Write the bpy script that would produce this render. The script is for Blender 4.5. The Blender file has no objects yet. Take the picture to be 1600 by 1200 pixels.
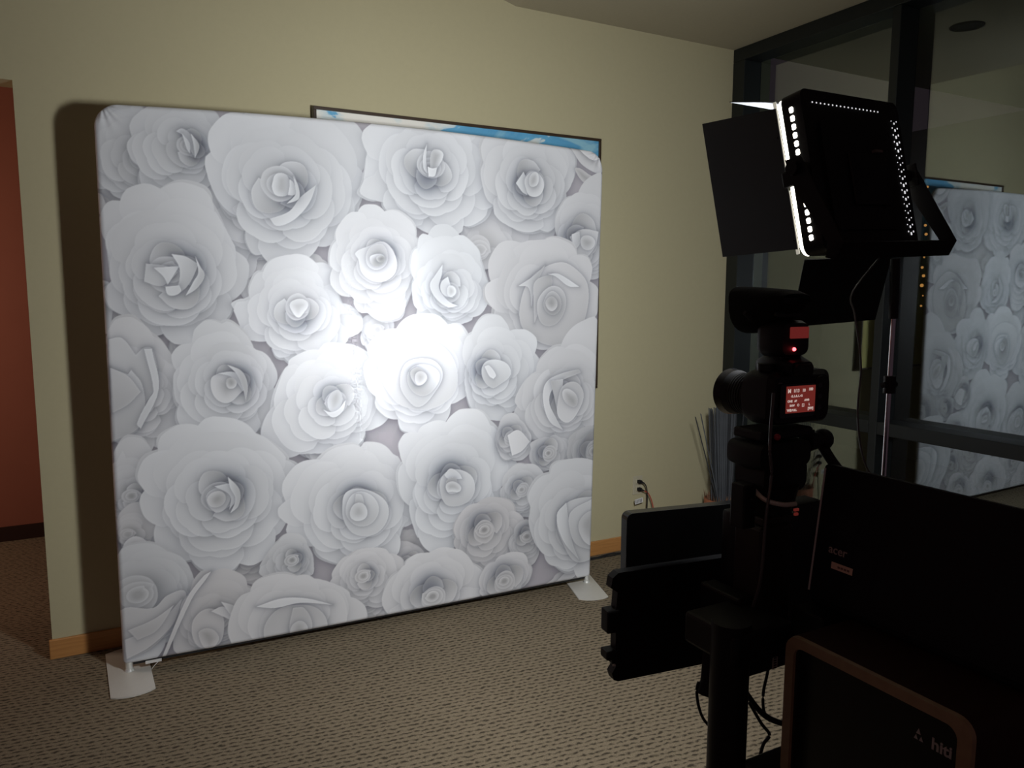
import bpy, bmesh, math, random
import numpy as np
from mathutils import Vector, Matrix, Euler

S = bpy.context.scene
COL = S.collection
rad = math.radians

# ------------------------------------------------------------------ camera
cam_d = bpy.data.cameras.new('camera'); cam = bpy.data.objects.new('camera', cam_d); COL.objects.link(cam)
S.camera = cam
cam_d.sensor_fit = 'HORIZONTAL'; cam_d.sensor_width = 36.0
cam_d.lens = 36.0 * 1206.0 / 1600.0
cam_d.clip_start = 0.02; cam_d.clip_end = 60
_yaw, _pit, _rol = rad(28.4), rad(6.87), rad(0.17)
_f = Vector((math.sin(_yaw) * math.cos(_pit), math.cos(_yaw) * math.cos(_pit), -math.sin(_pit)))
_r0 = Vector((math.cos(_yaw), -math.sin(_yaw), 0)); _u0 = _r0.cross(_f)
_r = _r0 * math.cos(_rol) + _u0 * math.sin(_rol); _u = _u0 * math.cos(_rol) - _r0 * math.sin(_rol)
cam.matrix_world = Matrix(((_r.x, _u.x, -_f.x, 0), (_r.y, _u.y, -_f.y, 0), (_r.z, _u.z, -_f.z, 1.54), (0, 0, 0, 1)))

# ------------------------------------------------------------------ view + world
S.view_settings.view_transform = 'Standard'; S.view_settings.look = 'None'
S.view_settings.exposure = 0.0; S.view_settings.gamma = 1.0; S.view_settings.use_curve_mapping = False
S.cycles.max_bounces = 8; S.cycles.diffuse_bounces = 4; S.cycles.glossy_bounces = 4; S.cycles.transparent_max_bounces = 12
S.cycles.use_denoising = True
S.cycles.sample_clamp_indirect = 3.0
w = bpy.data.worlds.new('dim_room'); S.world = w; w.use_nodes = True
w.node_tree.nodes['Background'].inputs[0].default_value = (1.0, 0.66, 0.82, 1)
w.node_tree.nodes['Background'].inputs[1].default_value = 0.030

def area(name, loc, target, sx, sy, power, col, spread=180):
    d = bpy.data.lights.new(name, 'AREA'); d.shape = 'RECTANGLE'; d.size = sx; d.size_y = sy
    d.energy = power; d.color = col; d.spread = rad(spread)
    o = bpy.data.objects.new(name, d); COL.objects.link(o); o.location = loc
    o.rotation_euler = (Vector(target) - Vector(loc)).to_track_quat('-Z', 'Y').to_euler()
    return o

PANEL_C = Vector((1.19, 0.945, 1.742))
PANEL_E = Euler((rad(-11.35), rad(-2.8), rad(5.8)), 'YXZ')
PANEL_M = Matrix.Translation(PANEL_C) @ PANEL_E.to_matrix().to_4x4()
face = PANEL_M @ Vector((0, 0.034, 0))
# the lit LED panel that faces the rose backdrop: wide glow and its narrow beam
area('led_panel_glow', face, (1.13, 3.3, 1.28), 0.27, 0.24, 50, (0.95, 0.97, 1.0), 165)
area('led_panel_beam', face, (1.13, 3.3, 1.28), 0.16, 0.14, 1.1, (0.97, 0.985, 1.0), 30)
# warm dim lamp of the hall behind the photographer, and the red room beyond the opening
area('hall_lamp', (-1.6, -1.2, 2.4), (0.9, 1.0, 0.7), 0.5, 0.5, 1.5, (1.0, 0.44, 0.20))
area('red_room_lamp', (-1.9, 4.3, 1.7), (-0.4, 5.5, 1.1), 0.6, 0.6, 14, (1.0, 0.72, 0.56))

# ------------------------------------------------------------------ materials
MATS = {}
def mat(name, col, rough=.6, metal=0.0, nz=0.08, scale=30, bump=0.0, spec=.5, emit=None, es=0.0, coat=0.0):
    if name in MATS: return MATS[name]
    m = bpy.data.materials.new(name); m.use_nodes = True; nt = m.node_tree; b = nt.nodes['Principled BSDF']
    tc = nt.nodes.new('ShaderNodeTexCoord'); no = nt.nodes.new('ShaderNodeTexNoise'); no.inputs['Scale'].default_value = scale
    no.inputs['Detail'].default_value = 4
    nt.links.new(tc.outputs['Object'], no.inputs['Vector'])
    cr = nt.nodes.new('ShaderNodeMapRange'); cr.inputs[3].default_value = 1 - nz; cr.inputs[4].default_value = 1 + nz
    nt.links.new(no.outputs[0], cr.inputs[0])
    mx = nt.nodes.new('ShaderNodeVectorMath'); mx.operation = 'SCALE'; mx.inputs[0].default_value = col
    nt.links.new(cr.outputs[0], mx.inputs['Scale']); nt.links.new(mx.outputs[0], b.inputs['Base Color'])
    b.inputs['Roughness'].default_value = rough; b.inputs['Metallic'].default_value = metal
    b.inputs['Specular IOR Level'].default_value = spec; b.inputs['Coat Weight'].default_value = coat
    if bump:
        bp = nt.nodes.new('ShaderNodeBump'); bp.inputs['Strength'].default_value = bump; bp.inputs['Distance'].default_value = .002
        nt.links.new(no.outputs[0], bp.inputs['Height']); nt.links.new(bp.outputs[0], b.inputs['Normal'])
    if emit:
        b.inputs['Emission Color'].default_value = (*emit, 1); b.inputs['Emission Strength'].default_value = es
    MATS[name] = m; return m

M_wall = mat('wall_paint', (0.50, 0.455, 0.285), .85, nz=.03, scale=40, bump=.15, spec=.2)
M_ceil = mat('ceiling_paint', (0.43, 0.385, 0.275), .9, nz=.05, scale=60, bump=.2, spec=.1)
M_red = mat('red_wall_paint', (0.32, 0.12, 0.08), .8, nz=.06, scale=6, spec=.2)
M_darktrim = mat('dark_trim', (0.03, 0.012, 0.008), .5)
M_frame = mat('frame_metal', (0.0065, 0.009, 0.009), .5, nz=.15, scale=12)
M_black = mat('black_metal', (0.006, 0.006, 0.0065), .5, spec=.3)
M_plastic = mat('black_plastic', (0.007, 0.007, 0.008), .55, nz=.2, scale=200, spec=.3)
M_gloss = mat('black_gloss', (0.008, 0.008, 0.009), .16)
M_rubber = mat('black_rubber', (0.010, 0.010, 0.010), .85)
M_foam = mat('black_foam', (0.008, 0.009, 0.010), .95, nz=.3, scale=300, bump=.5)
M_silver = mat('brushed_silver', (0.66, 0.64, 0.58), .42, .15, nz=.04, scale=80)
M_chrome = mat('chrome', (0.75, 0.75, 0.76), .18, 1.0, nz=.02)
M_white = mat('white_plastic', (0.72, 0.71, 0.68), .5)
M_glow = mat('led_glow', (0.9, 0.9, 0.85), .5, emit=(1.0, 0.95, 0.84), es=6.0)
M_dot = mat('led_spill_dots', (0.9, 0.9, 0.9), .5, emit=(0.96, 0.97, 1.0), es=.75)
M_plate = mat('ivory_plate', (0.50, 0.46, 0.33), .5)
M_grey = mat('grey_cable_sheath', (0.07, 0.07, 0.07), .4)
M_redcord = mat('red_cord_sheath', (0.42, 0.05, 0.03), .5)

def wood():
    m = bpy.data.materials.new('oak_trim'); m.use_nodes = True; nt = m.node_tree; b = nt.nodes['Principled BSDF']
    tc = nt.nodes.new('ShaderNodeTexCoord'); mp = nt.nodes.new('ShaderNodeMapping'); mp.inputs['Scale'].default_value = (3, 20, 60)
    no = nt.nodes.new('ShaderNodeTexNoise'); no.inputs['Scale'].default_value = 2.5; no.inputs['Detail'].default_value = 6
    r = nt.nodes.new('ShaderNodeValToRGB'); r.color_ramp.elements[0].color = (0.36, 0.15, 0.04, 1); r.color_ramp.elements[1].color = (0.62, 0.31, 0.10, 1)
    nt.links.new(tc.outputs['Object'], mp.inputs[0]); nt.links.new(mp.outputs[0], no.inputs['Vector'])
    nt.links.new(no.outputs[0], r.inputs[0]); nt.links.new(r.outputs[0], b.inputs['Base Color']); b.inputs['Roughness'].default_value = .45
    return m
M_oak = wood()

def carpet():
    m = bpy.data.materials.new('ribbed_carpet'); m.use_nodes = True; nt = m.node_tree; b = nt.nodes['Principled BSDF']; L = nt.links.new
    tc = nt.nodes.new('ShaderNodeTexCoord'); mp = nt.nodes.new('ShaderNodeMapping'); mp.inputs['Rotation'].default_value = (0, 0, rad(7))
    L(tc.outputs['Object'], mp.inputs[0])
    wob = nt.nodes.new('ShaderNodeTexNoise'); wob.inputs['Scale'].default_value = 30; L(mp.outputs[0], wob.inputs['Vector'])
    def MA(op, x, y=None, z=None):
        n = nt.nodes.new('ShaderNodeMath'); n.operation = op
        for i, v in enumerate((x, y, z)):
            if v is None: continue
            if isinstance(v, (int, float)): n.inputs[i].default_value = v
            else: L(v, n.inputs[i])
        return n.outputs[0]
    sx = nt.nodes.new('ShaderNodeSeparateXYZ'); L(mp.outputs[0], sx.inputs[0])
    sw_ = nt.nodes.new('ShaderNodeSeparateXYZ'); L(wob.outputs['Color'], sw_.inputs[0])
    yy = MA('DIVIDE', MA('ADD', sx.outputs[1], MA('MULTIPLY', sw_.outputs[0], .026)), .0225)
    row = MA('FLOOR', yy); fy = MA('FRACT', yy)
    xx = MA('ADD', MA('DIVIDE', MA('ADD', sx.outputs[0], MA('MULTIPLY', sw_.outputs[1], .060)), .034), MA('MULTIPLY', row, .41))
    fx = MA('FRACT', xx)
    def hump(v, c, w_):   # 1 near c, 0 beyond w_
        return MA('SMOOTH_MAX', MA('SUBTRACT', 1.0, MA('DIVIDE', MA('ABSOLUTE', MA('SUBTRACT', v, c)), w_)), 0.0, .15)
    dash = MA('MULTIPLY', hump(fy, .5, .30), hump(fx, .5, .56))
    lum = MA('SUBTRACT', 1.0, MA('MINIMUM', MA('MULTIPLY', dash, 1.15), .75))
    br = nt.nodes.new('ShaderNodeCombineXYZ')
    for i in range(3): L(lum, br.inputs[i])
    fine = nt.nodes.new('ShaderNodeTexNoise'); fine.inputs['Scale'].default_value = 260; fine.inputs['Detail'].default_value = 2; L(tc.outputs['Object'], fine.inputs['Vector'])
    big = nt.nodes.new('ShaderNodeTexNoise'); big.inputs['Scale'].default_value = 1.6; L(tc.outputs['Object'], big.inputs['Vector'])
    f1 = nt.nodes.new('ShaderNodeMapRange'); f1.inputs[3].default_value = .30; f1.inputs[4].default_value = 1.70; L(fine.outputs[0], f1.inputs[0])
    f2 = nt.nodes.new('ShaderNodeMapRange'); f2.inputs[3].default_value = .85; f2.inputs[4].default_value = 1.15; L(big.outputs[0], f2.inputs[0])
    m1 = nt.nodes.new('ShaderNodeMath'); m1.operation = 'MULTIPLY'; L(f1.outputs[0], m1.inputs[0]); L(f2.outputs[0], m1.inputs[1])
    sc = nt.nodes.new('ShaderNodeVectorMath'); sc.operation = 'SCALE'; L(br.outputs[0], sc.inputs[0]); L(m1.outputs[0], sc.inputs['Scale'])
    tn = nt.nodes.new('ShaderNodeVectorMath'); tn.operation = 'MULTIPLY'; tn.inputs[1].default_value = (0.225, 0.180, 0.120); L(sc.outputs[0], tn.inputs[0])
    L(tn.outputs[0], b.inputs['Base Color']); b.inputs['Roughness'].default_value = .95; b.inputs['Specular IOR Level'].default_value = .1
    bp = nt.nodes.new('ShaderNodeBump'); bp.inputs['Strength'].default_value = .5; bp.inputs['Distance'].default_value = .002
    L(lum, bp.inputs['Height']); L(bp.outputs[0], b.inputs['Normal'])
    return m
M_carpet = carpet()

def glass():
    m = bpy.data.materials.new('tinted_glass'); m.use_nodes = True; nt = m.node_tree; L = nt.links.new
    for n in list(nt.nodes): nt.nodes.remove(n)
    out = nt.nodes.new('ShaderNodeOutputMaterial'); mix = nt.nodes.new('ShaderNodeMixShader')
    tr = nt.nodes.new('ShaderNodeBsdfTransparent'); tr.inputs[0].default_value = (.72, .77, .76, 1)
    gl = nt.nodes.new('ShaderNodeBsdfGlossy'); gl.inputs['Roughness'].default_value = .012; gl.inputs[0].default_value = (.88, .95, 1, 1)
    fr = nt.nodes.new('ShaderNodeFresnel'); fr.inputs[0].default_value = 2.6
    ge = nt.nodes.new('ShaderNodeNewGeometry'); mr = nt.nodes.new('ShaderNodeMapRange')   # same reflectance entering and leaving the pane
    mr.inputs[3].default_value = 2.6; mr.inputs[4].default_value = 1 / 2.6
    L(ge.outputs['Backfacing'], mr.inputs[0]); L(mr.outputs[0], fr.inputs[0])
    L(fr.outputs[0], mix.inputs[0]); L(tr.outputs[0], mix.inputs[1]); L(gl.outputs[0], mix.inputs[2]); L(mix.outputs[0], out.inputs[0])
    return m
M_glass = glass()

def sky_canvas():
    m = bpy.data.materials.new('painted_clouds'); m.use_nodes = True; nt = m.node_tree; b = nt.nodes['Principled BSDF']; L = nt.links.new
    tc = nt.nodes.new('ShaderNodeTexCoord'); sp = nt.nodes.new('ShaderNodeSeparateXYZ'); L(tc.outputs['Object'], sp.inputs[0])
    n1 = nt.nodes.new('ShaderNodeTexNoise'); n1.inputs['Scale'].default_value = 4.6; n1.inputs['Detail'].default_value = 7; n1.inputs['Distortion'].default_value = .6
    mp = nt.nodes.new('ShaderNodeMapping'); mp.inputs['Location'].default_value = (3.1, 0, 1.7); mp.inputs['Scale'].default_value = (1, 1, 1.6)
    L(tc.outputs['Object'], mp.inputs[0]); L(mp.outputs[0], n1.inputs['Vector'])
    gr = nt.nodes.new('ShaderNodeMapRange'); gr.inputs[1].default_value = -.75; gr.inputs[2].default_value = .55; gr.inputs[3].default_value = -.13; gr.inputs[4].default_value = .24
    L(sp.outputs['X'], gr.inputs[0])
    a = nt.nodes.new('ShaderNodeMath'); a.operation = 'ADD'; L(n1.outputs[0], a.inputs[0]); L(gr.outputs[0], a.inputs[1])
    r = nt.nodes.new('ShaderNodeValToRGB'); e = r.color_ramp.elements
    e[0].position = .44; e[0].color = (.86, .84, .76, 1); e[1].position = .54; e[1].color = (.62, .74, .76, 1)
    x = e.new(.57); x.color = (.13, .42, .66, 1); x = e.new(.70); x.color = (.10, .36, .60, 1); x = e.new(.82); x.color = (.30, .58, .70, 1)
    L(a.outputs[0], r.inputs[0])
    # the lower right of the canvas turns to yellow fields
    zz = nt.nodes.new('ShaderNodeMapRange'); zz.inputs[1].default_value = -.10; zz.inputs[2].default_value = .30; zz.inputs[3].default_value = 1; zz.inputs[4].default_value = 0
    L(sp.outputs['Z'], zz.inputs[0])
    mx = nt.nodes.new('ShaderNodeMixRGB'); mx.inputs[2].default_value = (.55, .50, .16, 1)
    L(zz.outputs[0], mx.inputs[0]); L(r.outputs[0], mx.inputs[1])
    L(mx.outputs[0], b.inputs['Base Color']); b.inputs['Roughness'].default_value = .6
    return m

# ------------------------------------------------------------------ mesh helpers
def obj(name, bm, m, parent=None, smooth=False, auto=35):
    bm.normal_update()
    me = bpy.data.meshes.new(name); bm.to_mesh(me); bm.free()
    if isinstance(m, (list, tuple)):
        for q in m: me.materials.append(q)
    else: me.materials.append(m)
    if smooth:
        me.polygons.foreach_set('use_smooth', [True] * len(me.polygons))
        try: me.set_sharp_from_angle(angle=rad(auto))
        except Exception: pass
    o = bpy.data.objects.new(name, me); COL.objects.link(o)
    if parent: o.parent = parent
    return o
def tag(o, label, cat, group=None, kind=None):
    o['label'] = label; o['category'] = cat
    if group: o['group'] = group
    if kind: o['kind'] = kind
    return o
def thing(name, label, cat, loc=(0, 0, 0), group=None, M=None):
    o = bpy.data.objects.new(name, None); COL.objects.link(o); o.empty_display_size = .05
    o.location = loc
    if M is not None: o.matrix_world = M
    return tag(o, label, cat, group)
def struct(name, bm, m):
    o = obj(name, bm, m); o['kind'] = 'structure'; return o
def B(): return bmesh.new()
def bx(bm, a, b, bev=0.0, M=None, seg=2):
    a = Vector(a); b = Vector(b); c = (a + b) / 2; s = b - a
    g = bmesh.ops.create_cube(bm, size=1.0)
    vs = g['verts']
    for v in vs: v.co = Vector((v.co.x * s.x, v.co.y * s.y, v.co.z * s.z)) + c
    if bev:
        es = list({e for v in vs for e in v.link_edges})
        r = bmesh.ops.bevel(bm, geom=es, offset=bev, segments=seg, affect='EDGES', profile=.5)
        vs = [v for v in r['verts']] if False else list({v for f in bm.faces if f.is_valid for v in f.verts if v in set(r['verts'])} | {v for v in vs if v.is_valid})
    if M is not None:
        for v in vs: v.co = M @ v.co
    return bm
def cyl(bm, a, b, r1, r2=None, n=24, caps=True):
    a = Vector(a); b = Vector(b); r2 = r1 if r2 is None else r2
    d = b - a; q = d.to_track_quat('Z', 'Y').to_matrix().to_4x4()
    M = Matrix.Translation((a + b) / 2) @ q
    bmesh.ops.create_cone(bm, cap_ends=caps, segments=n, radius1=r1, radius2=r2, depth=d.length, matrix=M)
    return bm
def sph(bm, c, r, n=16, sc=(1, 1, 1)):
    M = Matrix.Translation(c) @ Matrix.Diagonal((*sc, 1))
    bmesh.ops.create_uvsphere(bm, u_segments=n, v_segments=max(6, n // 2), radius=r, matrix=M); return bm
def tube(bm, pts, r, n=8, sub=6):
    P = [Vector(p) for p in pts]; Q = []
    if len(P) > 2:
        for i in range(len(P) - 1):
            p0 = P[max(i - 1, 0)]; p1 = P[i]; p2 = P[i + 1]; p3 = P[min(i + 2, len(P) - 1)]
            for k in range(sub):
                t = k / sub
                Q.append(.5 * ((2 * p1) + (p2 - p0) * t + (2 * p0 - 5 * p1 + 4 * p2 - p3) * t * t + (3 * p1 - p0 - 3 * p2 + p3) * t ** 3))
        Q.append(P[-1])
    else: Q = P
    rings = []; up = Vector((0, 0, 1))
    for i, q in enumerate(Q):
        d = (Q[min(i + 1, len(Q) - 1)] - Q[max(i - 1, 0)]).normalized()
        s = d.cross(up)
        if s.length < 1e-3: s = d.cross(Vector((1, 0, 0)))
        s.normalize(); t = s.cross(d).normalized()
        rings.append([bm.verts.new(q + (s * math.cos(2 * math.pi * k / n) + t * math.sin(2 * math.pi * k / n)) * r) for k in range(n)])
    for a, b in zip(rings[:-1], rings[1:]):
        for k in range(n): bm.faces.new((a[k], a[(k + 1) % n], b[(k + 1) % n], b[k]))
    bm.faces.new(rings[0][::-1]); bm.faces.new(rings[-1]); return bm
def prism(bm, pts, d, bev=0):
    """closed polygon of 3-D points pushed along vector d"""
    d = Vector(d); a = [bm.verts.new(Vector(p)) for p in pts]; b = [bm.verts.new(Vector(p) + d) for p in pts]
    n = len(pts); bm.faces.new(a); bm.faces.new(b[::-1])
    for i in range(n): bm.faces.new((a[i], b[i], b[(i + 1) % n], a[(i + 1) % n]))
    bmesh.ops.recalc_face_normals(bm, faces=bm.faces[:])
    return bm
def rrect(w_, h_, r, n=6):
    o = []
    for cx, cy, a0 in ((w_ / 2 - r, h_ / 2 - r, 0), (-w_ / 2 + r, h_ / 2 - r, 90), (-w_ / 2 + r, -h_ / 2 + r, 180), (w_ / 2 - r, -h_ / 2 + r, 270)):
        for k in range(n + 1):
            a = rad(a0 + 90 * k / n); o.append((cx + r * math.cos(a), cy + r * math.sin(a)))
    return o
def text_bm(body, size, M, extr=.0004, bold=.0):
    c = bpy.data.curves.new('lettering', 'FONT'); c.body = body; c.size = size; c.extrude = extr; c.offset = bold
    c.align_x = 'CENTER'; c.align_y = 'CENTER'; c.resolution_u = 3
    o = bpy.data.objects.new('lettering', c); COL.objects.link(o)
    bpy.context.view_layer.update()
    me = bpy.data.meshes.new_from_object(o.evaluated_get(bpy.context.evaluated_depsgraph_get()))
    bm = B(); bm.from_mesh(me); bm.transform(M)
    bpy.data.objects.remove(o); bpy.data.curves.remove(c); bpy.data.meshes.remove(me)
    return bm
def basis(o, x, y):
    """matrix whose X and Y axes run along x and y, origin o (text plane)"""
    x = Vector(x).normalized(); z = x.cross(Vector(y)).normalized(); y = z.cross(x)
    return Matrix(((x.x, y.x, z.x, o[0]), (x.y, y.y, z.y, o[1]), (x.z, y.z, z.z, o[2]), (0, 0, 0, 1)))

# ================================================================== THE ROOM
YW = 3.63; XG = 3.60; HC = 2.98; XO = -0.226
struct('floor', bx(B(), (-2.2, -1.6, -.05), (6.6, 5.7, 0)), M_carpet)
bm = B(); bx(bm, (XO, YW, 0), (3.78, YW + .14, HC)); bx(bm, (XO, YW, HC), (1.98, YW + .14, 3.75)); bx(bm, (-2.2, YW, 2.34), (XO, YW + .14, 3.75))
struct('wall_back', bm, M_wall)
bm = B(); bx(bm, (1.98, -1.6, HC), (6.6, YW, HC + .05))
struct('ceiling', bm, M_ceil)
bm = B(); prism(bm, [(1.98, -1.6, HC + .0), (1.98, YW, HC + .0), (-.9, YW, HC + .75), (-.9, -1.6, HC + .75)], (0, 0, .05))
struct('ceiling', bm, M_ceil)
# red room beyond the opening on the left
struct('wall_far_left', bx(B(), (-2.2, 5.54, 0), (.6, 5.66, 2.75)), M_red)
struct('baseboard_far_left', bx(B(), (-2.2, 5.525, 0), (.6, 5.54, .09)), M_darktrim)
struct('ceiling', bx(B(), (-2.2, YW + .14, 2.75), (.6, 5.66, 2.80)), M_ceil)
struct('wall_left_far_side', bx(B(), (-2.3, YW + .14, 0), (-2.2, 5.66, 2.75)), M_red)
struct('baseboard_back', bx(B(), (XO - .012, YW - .015, 0), (3.47, YW, .085), .004), M_oak)
# dim room beyond the glass
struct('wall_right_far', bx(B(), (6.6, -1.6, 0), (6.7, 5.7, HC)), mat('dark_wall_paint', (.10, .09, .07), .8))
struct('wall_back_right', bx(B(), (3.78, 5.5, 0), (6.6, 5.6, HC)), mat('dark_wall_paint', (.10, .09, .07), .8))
# glass partition on the right
def member(name, a, b): return struct(name, bx(B(), a, b, .004), M_frame)
member('trim_1', (3.47, -1.5, 2.905), (3.609, YW, HC))
member('trim_2', (3.47, 3.535, .10), (3.609, YW, 2.905))
member('trim_3', (3.47, 2.522, .10), (3.609, 2.57, 2.905))
member('trim_4', (3.47, -1.5, 0), (3.609, YW, .10))
member('trim_5', (3.47, 2.57, .82), (3.609, 3.535, .887))
member('trim_6', (3.47, -.30, .82), (3.609, 2.522, .887))
member('trim_7', (3.47, -.37, .10), (3.609, -.30, 2.905))
def pane(name, y0, y1, z0, z1, tilt=0.0):
    bm = B(); bx(bm, (XG, y0, z0), (XG + .006, y1, z1)); return struct(name, bm, M_glass)
pane('window_1', 2.57, 3.535, .887, 2.905); pane('window_2', 2.57, 3.535, .10, .82)
pane('window_3', -.30, 2.522, .887, 2.905); pane('window_4', -.30, 2.522, .10, .82)

# recessed downlight in the ceiling
t = thing('ceiling_light', 'unlit round recessed downlight in the ceiling, seen as a dark oval in the glass', 'ceiling light', (2.93, 2.70, HC))
bm = B(); n = 32
ro = [bm.verts.new((.085 * math.cos(2 * math.pi * k / n), .085 * math.sin(2 * math.pi * k / n), -.004)) for k in range(n)]
ri = [bm.verts.new((.066 * math.cos(2 * math.pi * k / n), .066 * math.sin(2 * math.pi * k / n), -.006)) for k in range(n)]
rt = [bm.verts.new((.085 * math.cos(2 * math.pi * k / n), .085 * math.sin(2 * math.pi * k / n), 0)) for k in range(n)]
for k in range(n):
    bm.faces.new((ro[k], ri[k], ri[(k + 1) % n], ro[(k + 1) % n])); bm.faces.new((rt[k], ro[k], ro[(k + 1) % n], rt[(k + 1) % n]))
obj('trim_ring', bm, M_rubber, t)
bm = B(); cyl(bm, (0, 0, -.003), (0, 0, -.0005), .068, n=32); obj('lamp_recess', bm, M_rubber, t)

# ================================================================== PAINTING
t = thing('framed_painting', 'wide framed painting of white clouds and blue sky hung behind the rose backdrop', 'painting', (1.705, YW, 1.68))
w2, h2 = .785, .685
bm = B()
for a, b in (((-w2, -.045, h2 - .014), (w2, 0, h2)), ((-w2, -.045, -h2), (w2, 0, -h2 + .014)), ((-w2, -.045, -h2 + .014), (-w2 + .014, 0, h2 - .014)), ((w2 - .014, -.045, -h2 + .014), (w2, 0, h2 - .014))):
    bx(bm, a, b, .002)
obj('frame', bm, mat('dark_walnut', (.045, .028, .016), .4), t)
bm = B(); bx(bm, (-w2 + .014, -.036, -h2 + .014), (w2 - .014, -.004, h2 - .014)); obj('canvas', bm, sky_canvas(), t)

# ================================================================== ROSE BACKDROP
def paint_print(ROSES, W, Hh, x0, z0, px):
    """2-D artwork of folded paper roses, drawn in panel millimetres. returns H x W x 3 display tones"""
    rng = np.random.RandomState(4)
    img = np.empty((Hh, W, 3)); img[:] = (0.62, 0.60, 0.63)
    def smooth(a, n):
        for _ in range(n):
            a = (a + np.roll(a, 1, 0) + np.roll(a, -1, 0) + np.roll(a, 1, 1) + np.roll(a, -1, 1)) / 5
        return a
    img *= (1 + 0.05 * (smooth(rng.rand(Hh // 16 + 1, W // 16 + 1), 3).repeat(16, 0).repeat(16, 1)[:Hh, :W, None] - .5) * 4)
    def window(xa, xb, za, zb):
        i0 = max(0, int((xa - x0) / px)); i1 = min(W, int((xb - x0) / px) + 2)
        j0 = max(0, int((za - z0) / px)); j1 = min(Hh, int((zb - z0) / px) + 2)
        if i1 <= i0 or j1 <= j0: return None
        X, Z = np.meshgrid(x0 + (np.arange(i0, i1) + .5) * px, z0 + (np.arange(j0, j1) + .5) * px)
        return slice(j0, j1), slice(i0, i1), X, Z
    def st(a, b, v):
        t = np.clip((v - a) / (b - a), 0, 1); return t * t * (3 - 2 * t)
    def outline(c, cusps, bulge, pair=False):
        """closed scalloped edge: arcs that bulge away from c between cusps; with pair, every second point is the crown of an arc"""
        pts = []; n = len(cusps); C = [np.array(q, float) for q in cusps]
        if pair and n > 5:
            if n % 2: C.append((C[-1] + C[0]) / 2 + ((C[-1] + C[0]) / 2 - c) * .06); n += 1
            for i in range(0, n, 2):
                p, q, r_ = c + (C[i] - c) * 1.0, c + (C[i + 1] - c) * 1.045, c + (C[(i + 2) % n] - c) * 1.0
                k = np.hypot(*(r_ - p)) * .07
                m = q - c; m = m / max(np.hypot(*m), 1e-6); q2 = q + m * k
                for t in np.linspace(0, 1, 15)[:-1]:
                    u = (t * 2 - 1); w = 1 - abs(u) ** 3.2
                    lin = p + (r_ - p) * t
                    mid = (p + r_) / 2
                    pts.append(lin + (q2 - mid) * w)
            return np.array(pts)
        for i in range(n):
            a = C[i]; b = C[(i + 1) % n]
            ch = np.hypot(*(b - a)); m = (a + b) / 2 - c; m /= max(np.hypot(*m), 1e-6)
            for t in np.linspace(0, 1, 13)[:-1]:
                w = 1 - abs(2 * t - 1) ** 2.6
                pts.append(a + (b - a) * t + m * ch * bulge * w)
        return np.array(pts)
    def polar(c, pts, X, Z):
        d = pts - c; th = np.arctan2(d[:, 1], d[:, 0]); r = np.hypot(d[:, 0], d[:, 1])
        o = np.argsort(th); th = th[o]; r = r[o]
        th = np.r_[th[-3:] - 2 * np.pi, th, th[:3] + 2 * np.pi]; r = np.r_[r[-3:], r, r[:3]]
        T = np.arctan2(Z - c[1], X - c[0]); Rr = np.hypot(X - c[0], Z - c[1])
        return T, Rr, np.interp(T, th, r)
    def layer(c, pts, tin, tout, tint, shade=.12, sw=16., rim=.05, lo=.25, petal=None, sdir=-np.pi / 2):
        w = window(pts[:, 0].min() - 3 * sw, pts[:, 0].max() + 3 * sw, pts[:, 1].min() - 3 * sw, pts[:, 1].max() + 3 * sw)
        if w is None: return
        js, is_, X, Z = w
        T, Rr, RO = polar(c, pts, X, Z)
        dirf = lo + (1 - lo) * (0.5 + 0.5 * np.cos(T - sdir)) ** 1.3
        out = Rr - RO
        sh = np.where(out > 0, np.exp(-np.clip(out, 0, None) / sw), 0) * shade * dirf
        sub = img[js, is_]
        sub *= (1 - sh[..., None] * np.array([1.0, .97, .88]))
        rho = Rr / np.maximum(RO, 1e-3)
        tone = tin + (tout - tin) * st(.35, 1.0, rho)
        if petal is not None:
            k, ph, amp = petal
            f = ((T / (2 * np.pi) * k + ph) % 1.0)
            tone = tone - amp * np.exp(-f * 6) * st(.3, .9, rho)
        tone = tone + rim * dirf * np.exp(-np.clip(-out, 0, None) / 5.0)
        a = np.clip(-out / px + .5, 0, 1)[..., None]
        sub[:] = sub * (1 - a) + (tone[..., None] * tint) * a
        img[js, is_] = sub
    TB = np.array([.965, .985, 1.0]); TG = np.array([1, .985, .985])
    def fan(c, arc, tin, tout, tint, shade, sw, rim, lo, wide):
        """one petal: its outer edge is arc, its foot lies at the rose's heart c"""
        arc = np.array(arc); n = len(arc)
        def turn(v, an): return np.array([v[0] * np.cos(an) - v[1] * np.sin(an), v[0] * np.sin(an) + v[1] * np.cos(an)])
        e0, e1 = arc[0] - c, arc[-1] - c
        sg = np.sign(e0[0] * e1[1] - e0[1] * e1[0]) or 1
        P = [c + turn(e0, -sg * wide) * .80, c + turn(e0, -sg * wide * .7) * .93] + list(arc[1:-1]) + [c + turn(e1, sg * wide * .7) * .93, c + turn(e1, sg * wide) * .80]
        mid = arc[n // 2] - c
        P += [c + turn(e1, sg * wide * .6) * .40, c + mid * .08, c + turn(e0, -sg * wide * .6) * .40]
        P = np.array(P); o = c + mid * .55
        w = window(P[:, 0].min() - 2.5 * sw, P[:, 0].max() + 2.5 * sw, P[:, 1].min() - 2.5 * sw, P[:, 1].max() + 2.5 * sw)
        if w is None: return
        js, is_, X, Z = w
        T, Rr, RO = polar(o, P, X, Z)
        out = Rr - RO
        TH = np.arctan2(Z - c[1], X - c[0]); dirf = lo + (1 - lo) * (0.5 + 0.5 * np.cos(TH + np.pi / 2)) ** 1.2
        sub = img[js, is_]
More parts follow.
